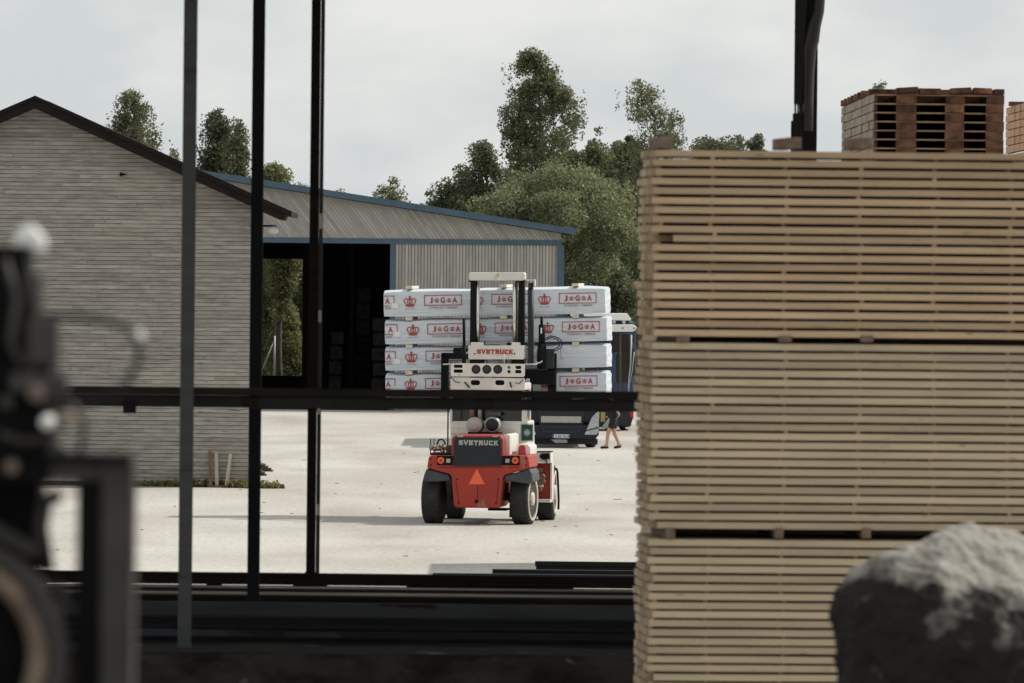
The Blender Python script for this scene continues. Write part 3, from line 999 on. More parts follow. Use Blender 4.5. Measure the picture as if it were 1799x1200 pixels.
gx = lambda px: P(px, 860, HD).x
grass('grass', [(gx(235), gx(340), HD - .25, HD - .08), (gx(400), gx(440), HD - .7, HD - .2), (gx(430), gx(492), HD - 1.0, HD - .2), (gx(335), gx(405), HD - .3, HD - .1)], 3, 300, .20)
for (pxb, pxt, pyt, mm, lab) in ((370, 369, 793, M_REDPLANK, 'brown plank leaning upright on the house wall'), (381, 380, 795, M_NEWPLANK, 'pale plank leaning straight beside the brown plank'), (397, 405, 798, M_NEWPLANK, 'pale plank leaning at a tilt, nearest the house corner')):
    mb = MB()
    a = Vector((P(pxb, 863, HD - .5).x, HD - .45, 0)); b = P(pxt, pyt, HD - .1)
    mb.bar(a, b, .085, .035, (0, 1, 0))
    tag(mb.build('leaning_plank', mm, None), lab, 'plank', 'planks leaning on the house wall')
for i, (x1, py, dy, ln, lab) in enumerate(((499, 853, 0, 2.2, 'long dark plank lying lengthways, topmost of the pile by the house corner'), (481, 859, -.3, 1.6, 'short dark plank in the grass by the house corner'), (500, 864, -.55, 1.2, 'dark plank end sticking out of the grass by the house corner'))):
    D = HD - .2 + dy
    e = P(x1, py, D)
    mb = MB(); mb.box(e.x - ln, e.x, D, D + .2, max(.0, e.z - .05), max(.06, e.z + .03))
    if e.z > .12:
        mb.box(e.x - ln * .9, e.x - ln * .9 + .1, D + .02, D + .18, 0, e.z - .05); mb.box(e.x - .5, e.x - .4, D + .02, D + .18, 0, e.z - .05)
    tag(mb.build('old_plank', M_OLDPLANK), lab, 'plank', 'old planks lying by the house corner')
for i, (x1, py, D, lab) in enumerate(((479, 828, 233, 'stepped pile of old dark boards along the house side'), (468, 842, 228.5, 'small stub of dark timber between the house and the planks'), (466, 815, 238, 'dark timber pile end farthest back along the house side'))):
    e = P(x1, py, D)
    mb = MB()
    for k in range(4):
        h = max(e.z, .2) / 4
        mb.box(e.x - 1.3, e.x - [0.0, .05, .14, .22][k], D, D + .5 + .2 * k, k * h, (k + 1) * h - .008)
    tag(mb.build('timber_pile', M_OLDPLANK), lab, 'timber pile')

# ------------------------------------------------------------------ the forklift
FO = G(843, 920)
FYAW = R(-6)
fr = Fr(FO, FYAW)
fl = empty('forklift', FO, FYAW, 'big red and cream lumber forklift carrying four white packages', 'forklift')
L = fr.L


def fbox(name, mt, p0, p1, Y0, Y1, bevel=.01, parent=None):
    a, b = L(p0[0], p0[1], Y0), L(p1[0], p1[1], Y0)
    mb = MB(); mb.box(a.x, b.x, Y0, Y1, a.z, b.z)
    return mb.build(name, mt, parent or fl, bevel)


def fpoly(pts, Y):
    return [(L(x, y, Y).x, L(x, y, Y).z) for (x, y) in pts]


def fprism(name, mt, pts, Y0, Y1, bevel=.01, parent=None):
    mb = MB(); mb.prism(fpoly(pts, Y0), Y0, Y1)
    return mb.build(name, mt, parent or fl, bevel)


# counterweight and rear body
cw = fprism('counterweight', M_RED, [(757, 800), (926, 800), (928, 803), (931, 822), (888, 834), (884, 838), (878, 889), (874, 893), (801, 892), (797, 888), (793, 838), (789, 833), (750, 822), (753, 803)], -.85, .9, .03)
fbox('tow_hole', M_BLACK, (834.5, 878), (840, 884), -.855, -.80, .0, cw)
tri = fprism('warning_triangle', M_ORANGE, [(837.5, 823.5), (852, 851), (823, 851)], -.862, -.853, 0)
fprism('chassis', M_BLACK, [(800, 830), (880, 830), (878, 888), (802, 888)], .9, 3.6, .02)
hood = fprism('hood', M_RED, [(793, 818), (793, 771), (798, 765), (879, 765), (884, 771), (884, 818)], -.80, .9, .03)
fprism('grille_panel', M_DARKP, [(797, 819), (797, 773), (801, 768), (877, 768), (880.5, 773), (880.5, 819)], -.875, -.802, .01)
for (a, b) in ((804, 813), (865, 874)):
    fbox('hinge', M_GREYMETAL, (a, 765.5), (b, 768), -.885, -.80, .003)
mb = MB(); block_text(mb, 'SVETRUCK', L(840.5, 778, -.88).x, L(840.5, 778, -.88).z, .89, .12, -.879); mb.build('lettering', M_GREYMETAL, fl)
for (x0, x1, lx, rx) in ((768, 796, 774.5, 787.5), (881.5, 912.5, 905, 891.5)):
    tp = fbox('lamp_panel', M_BLACK, (x0, 800.5), (x1, 817.5), -.868, -.851, .005)
    c = L(lx, 809, -.88)
    mb = MB(); mb.lathe([(-.895, .062), (-.889, .075), (-.87, .078)], 20, 'y', (c.x, 0, c.z)); mb.build('indicator_lamp', M_ORLAMP, tp)
    mb = MB(); mb.lathe([(-.899, .022), (-.896, .03)], 14, 'y', (c.x, 0, c.z)); mb.build('lamp_centre', M_REDLENS, tp)
    fbox('reflector', M_GREYMETAL, (rx - 3.5, 806), (rx + 3.5, 813), -.873, -.869, .0, tp)
fprism('lamp_cover', M_REDLENS, [(909.5, 799), (911.5, 784.5), (914, 782), (920, 782), (922.5, 784.5), (924, 799)], -.70, -.50, .01)
# fenders
fprism('fender', M_FENDER, [(749.5, 823), (788, 834), (791, 840), (791.5, 845), (768, 846.5), (747, 847), (743, 843), (745, 834)], -.80, .75, .03)
fprism('fender', M_FENDER, [(930.5, 824), (887, 835), (885, 845), (900, 846), (920, 849.5), (932, 849.5), (936, 846), (934.5, 832)], -.80, .75, .03)
# cream engine covers behind the counterweight, cab lower panels
fprism('engine_cover', M_WHITE, [(884, 800), (884, 765), (890, 762.5), (896, 765), (896, 800)], -.30, 1.6, .02)
fprism('side_cover', M_WHITE, [(880, 800), (880, 740), (926, 740), (927, 786), (925, 800)], 1.65, 3.2, .03)
fprism('side_cover', M_WHITE, [(791, 800), (791, 740), (880, 740), (880, 800)], 1.65, 3.2, .03)
fprism('tank', M_WHITE, [(908, 800), (908, 784), (913, 780.5), (927, 780.5), (932, 785), (932, 800)], .2, 1.6, .03)
# cab: pillars, rear window, roof
CY = 1.7
for (a, b) in ((791, 794.5), (917, 925.5)):
    fbox('cab_pillar', M_WHITE, (a, 687), (b, 742), CY - .06, CY + .05, .01)
fprism('cab_pillar', M_WHITE, [(928, 684), (932, 684), (932, 800), (928, 800)], 3.0, 3.1, .01)
fbox('rear_window', M_GLASS, (794.5, 684), (917, 748.5), CY - .02, CY + .02, 0)
fbox('cab_body', M_BLACK, (795, 690), (916, 745), CY + .5, 3.1, .02)
fbox('cab_sill', M_WHITE, (791, 748), (925, 764), CY - .07, CY + .05, .015)
rf = fbox('cab_roof', M_WHITE, (792, 672), (921, 686), CY + .06, 3.3, .03)
# air filters and pipes behind the rear window
for (x, y, r_, mt, dy) in ((832.5, 747.5, 14.2, M_GREYMETAL, 0), (864, 746.5, 14.0, M_DARKP, .05)):
    c = L(x, y, 1.0)
    mb = MB(); mb.lathe([(1.0 + dy, r_ / 79 * .86), (1.02 + dy, r_ / 79 * .93), (1.03 + dy, r_ / 79), (1.55, r_ / 79)], 26, 'y', (c.x, 0, c.z))
    o = mb.build('air_filter', M_GREYMETAL, fl)
    mb = MB(); mb.lathe([(.985 + dy, r_ / 79 * .2), (.99 + dy, r_ / 79 * .8), (1.002 + dy, r_ / 79 * .82)], 24, 'y', (c.x, 0, c.z)); mb.build('filter_lid', mt, o)
for (x, mt, w_) in ((829.5, M_BRONZE, .055), (843, M_GREYMETAL, .045)):
    a, b = L(x, 737, 1.3), L(x, 700, 1.3)
    mb = MB(); mb.tube([(a.x, 1.3, a.z), (b.x, 1.3, b.z)], w_, 10); mb.build('exhaust_pipe', mt, fl)
fbox('intake_cap', M_FENDER, (855.5, 725), (877, 731.5), 1.1, 1.4, .02)
fbox('filter_bracket', M_BLACK, (822, 759), (878, 764), 1.0, 1.5, .0)
# left side rod, tool tray with chain
a, b = L(786.5, 800, .3), L(788, 640, .3)
mb = MB(); mb.tube([(a.x, .3, a.z), (b.x, .3, b.z)], .016, 8); mb.build('antenna', M_BLACK, fl)
mb = MB()
for i in range(34):
    c = L(755.5 + rng.uniform(0, 28), 783 + rng.uniform(0, 14), -.4)
    d = Vector((rng.uniform(-1, 1), rng.uniform(-.5, .5), rng.uniform(-.5, 1))) * .05
    y = -.4 + rng.uniform(-.1, .25)
    mb.tube([(c.x - d.x, y, c.z - d.z), (c.x + d.x, y + d.y, c.z + d.z)], .022, 6)
tr_ = fbox('tool_tray', M_BLACK, (755, 796), (793, 800), -.6, .3, .005)
mb.build('chain', M_BRONZE, fl)
for (x, y0) in ((756.5, 771), (762.5, 770)):
    a, b = L(x, 798, -.2), L(x, y0, -.2)
    mb = MB(); mb.tube([(a.x, -.2, a.z), (b.x, -.2, b.z)], .012, 6); mb.build('tray_rod', M_BLACK, fl)
fbox('tool_box', M_OLDPLANK, (783.5, 783), (794, 799), -.5, .2, .01)
pts = []
for i in range(9):
    t = i / 8 * math.pi
    c = L(775 - 7 * math.cos(t), 781 - 9 * math.sin(t), 0)
    pts.append((c.x, 0, c.z))
mb = MB(); mb.tube(pts, .02, 6); mb.build('hose', M_HOSE, fl)


def wheel(cx, cy, r_, w_, side, steer=0.0, name='wheel', rimr=.62, lugs=True):
    """one wheel: tyre with shoulder and tread blocks, and a dished rim on its outer side"""
    o = empty(name, (cx, cy, r_), steer); o.parent = fl
    mb = MB()
    prof = [(-w_ / 2 + .02, r_ * rimr), (-w_ / 2, r_ * .72), (-w_ / 2 + .005, r_ * .88), (-w_ / 2 + .04, r_ * .965), (-w_ / 2 + .09, r_ * .985), (0, r_ * .99),
            (w_ / 2 - .09, r_ * .985), (w_ / 2 - .04, r_ * .965), (w_ / 2 - .005, r_ * .88), (w_ / 2, r_ * .72), (w_ / 2 - .02, r_ * rimr)]
    mb.lathe(prof, 40, 'x')
    if lugs:
        for k in range(30):
            a = 2 * math.pi * k / 30
            for s_ in (-1, 1):
                a2 = a + (s_ * .05)
                ca, sa = math.cos(a2), math.sin(a2)
                x0, x1 = s_ * .015, s_ * (w_ / 2 - .03)
                c = []
                for rad in (r_ * .96, r_ * 1.0):
                    for (xx, da) in ((x0, -.055), (x1, -.045), (x1, .045), (x0, .055)):
                        aa = a2 + da
                        c.append((xx, rad * math.cos(aa), rad * math.sin(aa)))
                mb.hexa(c)
    mb.build('tyre', M_TYRE, o)
    mb = MB()
    s_ = side
    mb.lathe([(s_ * (w_ / 2 - .03), r_ * rimr * 1.06), (s_ * (w_ / 2 + .012), r_ * rimr * 1.02), (s_ * (w_ / 2 + .012), r_ * rimr * .92), (s_ * (w_ / 2 - .05), r_ * rimr * .82), (s_ * (w_ / 2 - .07), r_ * .3),
              (s_ * (w_ / 2 + .01), r_ * .27), (s_ * (w_ / 2 + .02), r_ * .12), (s_ * (w_ / 2 + .02), .001)], 30, 'x')
    for k in range(10):
        a = 2 * math.pi * k / 10
        y, z = r_ * .36 * math.cos(a), r_ * .36 * math.sin(a)
        mb.lathe([(s_ * (w_ / 2 - .07), .022), (s_ * (w_ / 2 - .02), .02)], 8, 'x', (0, y, z))
    mb.build('rim', M_RIM, o)
    return o


RW = .56
la, lb = L(745.5, 900, 0).x, L(779, 900, 0).x
wheel((la + lb) / 2, 0, RW, lb - la, -1, R(-3))
ra, rb = L(903, 900, 0).x, L(936.5, 900, 0).x
wheel((ra + rb) / 2, 0, RW, rb - ra, 1, R(-7), rimr=.84)
fbox('axle_block', M_BLACK, (793, 848), (890, 880), -.25, .3, .02)
fbox('steer_arm', M_BLACK, (872, 866), (908, 880), -.1, .2, .02)
fbox('step_plate', M_BLACK, (857, 893), (890, 897.5), .6, 1.2, .005)
fbox('mudflap', M_BLACK, (895, 880), (909, 909), 1.0, 1.05, 0)
FWY = 3.45
fw = .62
fa = L(976.5, 880, FWY).x
for (x0, sd, ls) in ((fa - .21, 1, False), (fa - .62, -1, False), (fa - 2.28, 1, False), (fa - 2.70, -1, False)):
    wheel(x0, FWY, fw, .40, sd, 0, rimr=.78 if sd == 1 and x0 > 0 else .62, lugs=True)
FYF = FWY - .62
mb = MB()
mb.tube([(L(x, y, FYF).x, FYF, L(x, y, FYF).z) for (x, y) in ((966, 823), (974, 822.5), (978, 824), (979.5, 830), (980.5, 850), (981.5, 878), (981, 895))], .024, 8)
mb.build('front_fender', M_BLACK, fl)
# side step column with red panel, cream toolbox and mirror
sp = fprism('side_panel', M_RED, [(942, 814), (967, 814), (967, 877), (960, 879), (945, 878)], 2.45, 2.75, .01)
fbox('panel_edge', M_WHITE, (967, 813), (969.5, 878), 2.40, 2.8, .004, sp)
fbox('step', M_WHITE, (942, 877), (967, 883), 2.2, 2.8, .008)
bx_ = fbox('battery_box', M_WHITE, (939.5, 794.5), (967.5, 813), 2.2, 2.7, .01)
fprism('box_rim', M_BLACK, [(939, 793), (968, 793), (968, 794.6), (939, 794.6)], 2.19, 2.7, 0, bx_)
mir = fprism('mirror', M_BLACK, [(948, 799), (952, 796.5), (965, 796), (966, 806), (954, 808), (948, 804)], 2.12, 2.16, .01)
a = L(959, 807, 2.14); b = L(960, 815, 2.14)
mb = MB(); mb.tube([(a.x, 2.14, a.z), (b.x, 2.2, b.z)], .014, 6); mb.build('mirror_arm', M_BLACK, mir)
mb = MB()
for (x, y, r_) in ((950, 826, .06), (953, 838, .08), (948, 848, .07), (956, 846, .05), (950, 860, .05)):
    c = L(x, y, 2.4)
    mb.lathe([(2.2, r_ * .9), (2.22, r_), (2.44, r_)], 12, 'y', (c.x, 0, c.z))
mb.build('hydraulic_valve', M_BRONZE, fl)
fbox('valve_block', M_BLACK, (944, 838), (958, 849), 2.3, 2.44, .005)
fbox('valve_bracket', M_WHITE, (942, 851), (954, 856), 2.25, 2.44, .005)

for (x0, y0, x1, y1, sg) in ((846, 600, 850, 637, 3), (852, 598, 856, 637, -2), (894, 600, 890, 637, -3)):
    pts = []
    for q in range(7):
        t = q / 6
        c_ = L(x0 + (x1 - x0) * t + sg * math.sin(t * 3.1), y0 + (y1 - y0) * t, 3.95)
        pts.append((c_.x, 3.95, c_.z))
    mb = MB(); mb.tube(pts, .013, 6); mb.build('hydraulic_hose', M_HOSE, fl)
for (x0, y0, x1, y1) in ((770, 821.3, 912, 821.3), (839, 853, 839, 877), (801, 845, 806, 886), (876, 845, 872, 886)):
    a, b = L(x0, y0, -.855), L(x1, y1, -.855)
    mb = MB(); mb.bar((a.x, -.853, a.z), (b.x, -.853, b.z), .008, .006, (0, 1, 0)); mb.build('panel_seam', M_BLACK, cw)
for (x, y) in ((757, 806), (757, 817), (923, 806), (924, 817), (803, 842), (875, 842), (806, 884), (871, 884)):
    c_ = L(x, y, -.86)
    mb = MB(); mb.lathe([(-.866, .012), (-.86, .018), (-.84, .018)], 8, 'y', (c_.x, 0, c_.z)); mb.build('bolt', M_BLACK, cw)
# mast
MY = 3.9
for (a, b, dy) in ((826.5, 835.5, 0), (911, 919.5, 0)):
    fbox('mast_rail', M_BLACK, (a, 492), (b, 640), MY, MY + .26, .005)
fbox('mast_rail', M_BLACK, (835, 600), (846, 700), MY + .28, MY + .45, .005)
fbox('mast_rail', M_BLACK, (901, 600), (912, 700), MY + .28, MY + .45, .005)
for (x, w_) in ((839.5, .046), (904, .046)):
    a, b = L(x, 610, MY + .05), L(x, 490, MY + .05)
    mb = MB(); mb.tube([(a.x, MY + .05, a.z), (b.x, MY + .05, b.z)], w_, 14); mb.build('lift_cylinder', M_CHROME, fl)
a, b = L(908.5, 605, MY + .1), L(908.5, 490, MY + .1)
mb = MB(); mb.tube([(a.x, MY + .1, a.z), (b.x, MY + .1, b.z)], .022, 8); mb.build('lift_chain', M_RAIL, fl)
fprism('mast_crosshead', M_WHITE, [(825, 478.5), (920, 478.5), (922, 481), (922, 490), (919, 493), (826, 493), (823.5, 490), (823.5, 481)], MY - .06, MY + .3, .02)
fbox('crosshead_end', M_BLACK, (824, 493), (838, 495.5), MY - .02, MY + .28, 0)
fbox('crosshead_end', M_BLACK, (908, 493), (922, 495.5), MY - .02, MY + .28, 0)
cb = fprism('mast_crossbeam', M_WHITE, [(822.5, 607), (827, 607), (827, 601.5), (847, 601.5), (849, 607), (898, 607), (899, 601.5), (912, 601.5), (914, 607), (921, 607), (921, 629), (919, 631.5), (825, 631.5), (822.5, 629)], MY - .3, MY - .05, .012)
mb = MB(); c = L(869.5, 618, MY - .32); block_text(mb, 'SVETRUCK', c.x, c.z, .83, .12, MY - .303); mb.build('lettering', M_PRINT, cb)
for (x, y) in ((834, 621.5), (904, 621.5)):
    c = L(x, y, MY - .3)
    mb = MB(); mb.disc(c.x, c.z, .02, MY - .302, 10); mb.build('bolt', M_BLACK, cb)
fbox('mast_rail', M_BLACK, (826, 631), (847, 700), MY - .25, MY - .02, .005)
fbox('mast_rail', M_BLACK, (898, 631), (916, 700), MY - .25, MY - .02, .005)
# lamp board on the cab roof with holes cut through it
LY = 1.55


def board_with_holes(name, mt, p0, p1, Y, th, holes, parent):
    bm = bmesh.new()
    a, b = L(p0[0], p0[1], Y), L(p1[0], p1[1], Y)
    x0, x1, z0, z1 = a.x, b.x, b.z, a.z
    loops = [[(x0 + .03, z0), (x1 - .03, z0), (x1, z0 + .03), (x1, z1 - .03), (x1 - .03, z1), (x0 + .03, z1), (x0, z1 - .03), (x0, z0 + .03)]]
    for (hx, hy, hw_, hh, rnd_) in holes:
        c = L(hx, hy, Y)
        w2, h2 = hw_ / 79 / 2, hh / 79 / 2
        if rnd_ >= 1:
            loops.append([(c.x + w2 * math.cos(2 * math.pi * k / 20), c.z + h2 * math.sin(2 * math.pi * k / 20)) for k in range(20)])
        else:
            rc = min(w2, h2) * rnd_
            lp_ = []
            for (qx, qz, a0) in ((1, 1, 0), (-1, 1, 90), (-1, -1, 180), (1, -1, 270)):
                for k in range(5):
                    t = R(a0 + k * 22.5)
                    lp_.append((c.x + qx * (w2 - rc) + rc * math.cos(t), c.z + qz * (h2 - rc) + rc * math.sin(t)))
            loops.append(lp_)
    edges = []
    for lp_ in loops:
        vs = [bm.verts.new((p[0], Y, p[1])) for p in lp_]
        for i in range(len(vs)):
            edges.append(bm.edges.new((vs[i], vs[(i + 1) % len(vs)])))
    bmesh.ops.triangle_fill(bm, use_beauty=True, use_dissolve=False, edges=edges)
    ex = bmesh.ops.extrude_face_region(bm, geom=list(bm.faces))
    for v in [g_ for g_ in ex['geom'] if isinstance(g_, bmesh.types.BMVert)]:
        v.co.y += th
    bmesh.ops.recalc_face_normals(bm, faces=list(bm.faces))
    me = bpy.data.meshes.new(name); bm.to_mesh(me); bm.free()
    me.materials.append(mt)
    o = bpy.data.objects.new(name, me); COL.objects.link(o); o.parent = parent
    return o


lb_ = board_with_holes('lamp_board', M_WHITE, (792, 638), (921.5, 662.5), LY, .05,
                       [(805, 643.5, 16, 6, .9), (805, 652, 16, 6, .5), (836.3, 649, 16.5, 16.5, 1), (855.3, 649, 16.5, 16.5, 1), (874.5, 649, 16.5, 16.5, 1),
                        (894, 645.5, 6.5, 6, 1), (894, 653, 6.5, 6, 1), (910.5, 645.5, 11, 6, .9), (910.5, 653, 11, 6, .5)], fl)
lb2 = board_with_holes('lamp_board', M_WHITE, (791.5, 663.2), (922, 686), LY + .03, .05, [(835, 672.3, 17, 9, .9), (878, 672.3, 17, 9, .9)], fl)
for x in (836.3, 855.3, 874.5):
    c = L(x, 649, LY + .03)
    mb = MB(); mb.lathe([(LY + .012, .02), (LY + .016, .06), (LY + .026, .097), (LY + .15, .102)], 22, 'y', (c.x, 0, c.z)); mb.build('work_lamp', M_LENS, lb_)
fbox('lamp_board_backing', M_BLACK, (797, 641), (829, 658), LY + .1, LY + .14, 0)
fbox('lamp_board_backing', M_BLACK, (905, 641), (917, 658), LY + .1, LY + .14, 0)
fbox('lamp_board_backing', M_BLACK, (822, 666), (890, 679), LY + .12, LY + .16, 0)
fbox('fuse_box', M_PALEWOOD, (813.5, 642), (821, 657), LY + .06, LY + .095, .004)
for (p, q) in (((791, 640), (778, 640)), ((921, 640), (944, 640))):
    a, b = L(p[0], p[1], LY + .2), L(q[0], q[1], LY + .2)
    mb = MB(); mb.tube([(a.x, LY + .2, a.z), (b.x, LY + .2, b.z)], .014, 6); mb.build('roof_rail', M_WHITE, fl)
a, b = L(885.8, 641, LY - .02), L(885.8, 622, LY - .02)
mb = MB(); mb.tube([(a.x, LY - .02, a.z), (b.x, LY - .02, b.z)], .008, 6); mb.build('beacon_stem', M_WHITE, fl)
for pts in ([(793, 663.5), (800, 671), (808, 672)], [(905, 672), (912, 674), (919, 667)]):
    mb = MB(); mb.tube([(L(x, y, LY - .02).x, LY - .02, L(x, y, LY - .02).z) for (x, y) in pts], .011, 6); mb.build('cable', M_HOSE, fl)
for (p, q) in (((816, 671), (825, 681)), ((896, 671), (898.5, 681))):
    mb = MB(); mb.bar((L(*p, LY - .02).x, LY - .02, L(*p, LY - .02).z), (L(*q, LY - .02).x, LY - .02, L(*q, LY - .02).z), .03, .03); mb.build('wiper', M_BLACK, fl)
# exhaust stacks and side hydraulics
a, b = L(815, 640, 2.6), L(815, 560, 2.6)
mb = MB(); mb.tube([(a.x, 2.6, a.z), (a.x, 2.6, (a.z + b.z) / 2 - .1)], .048, 10); mb.tube([(a.x, 2.6, (a.z + b.z) / 2 - .1), (b.x, 2.6, b.z)], .034, 10); mb.build('exhaust_stack', M_BLACK, fl)
a, b, c = L(932.5, 642, 2.7), L(932.5, 508, 2.7), L(932.5, 497, 2.7)
mb = MB(); mb.tube([(a.x, 2.7, a.z), (b.x, 2.7, b.z)], .07, 14); mb.tube([(b.x, 2.7, b.z), (c.x, 2.7, c.z)], .06, 14); mb.build('exhaust_stack', M_DARKP, fl)
fprism('stack_clamp', M_WHITE, [(923, 491), (940, 491), (940, 503), (938.5, 503), (938.5, 493), (923, 493)], 2.6, 2.78, 0)
# clamp arms and side-shift frame around the load
fbox('clamp_frame', M_BLACK, (775, 620), (786, 700), 4.05, 4.25, .01)
fbox('clamp_frame', M_BLACK, (775, 620), (826, 631), 4.05, 4.22, .01)
fbox('clamp_motor', M_BLACK, (796, 611), (824, 630), 3.7, 4.04, .02)
fbox('clamp_frame', M_BLACK, (963, 621), (976, 700), 4.05, 4.25, .01)
fbox('clamp_carriage', M_BLACK, (921, 650), (975, 676), 3.9, 4.2, .01)
fbox('clamp_motor', M_DARKP, (943, 613), (972, 648), 3.75, 4.02, .03)
mb = MB()
for (x0, y0, x1, y1, r_) in ((952, 648, 952, 604, .10), (952, 604, 952, 570, .075), (951.5, 570, 951.5, 556, .032)):
    a, b = L(x0, y0, 3.75), L(x1, y1, 3.75)
    mb.tube([(a.x, 3.75, a.z), (b.x, 3.75, b.z)], r_, 14)
mb.build('clamp_cylinder', M_BLACK, fl)
fbox('cylinder_slot', M_TAG, (950, 576), (952, 586), 3.66, 3.68, 0)
for (k, r_) in ((0, 1.0), (1, .8)):
    pts = []
    for i in range(13):
        t = R(100 - i * 17)
        c = L(964 + 22 * r_ * math.cos(t) + 2, 604 - 13.5 * r_ * math.sin(t), 3.8)
        pts.append((c.x, 3.8, c.z))
    c = L(958, 594 + 3 * k, 3.8); pts[0] = (c.x, 3.8, c.z)
    mb = MB(); mb.tube(pts, .014, 6); mb.build('hydraulic_hose', M_HOSE, fl)
for (x, y) in ((815, 618), (945, 634)):
    pts = [(L(x + dx, y + dz, 3.65).x, 3.65, L(x + dx, y + dz, 3.65).z) for (dx, dz) in ((-3, 1), (-1, 4), (4, 3), (8, 0))]
    mb = MB(); mb.tube(pts, .016, 6); mb.build('hydraulic_hose', M_WHITE, fl)
fbox('bracket', M_GREYMETAL, (924, 665), (930, 680), 3.3, 3.4, .01)
for (x0, x1) in ((820, 832), (905, 917)):
    a = L(x0, 712, 4.0); b = L(x1, 718, 4.0)
    mb = MB(); mb.box(a.x, b.x, 4.3, 6.0, b.z - .04, b.z + .02); mb.build('fork', M_BLACK, fl)
fbox('fork_carriage', M_BLACK, (800, 672), (935, 715), 4.26, 4.34, .01)

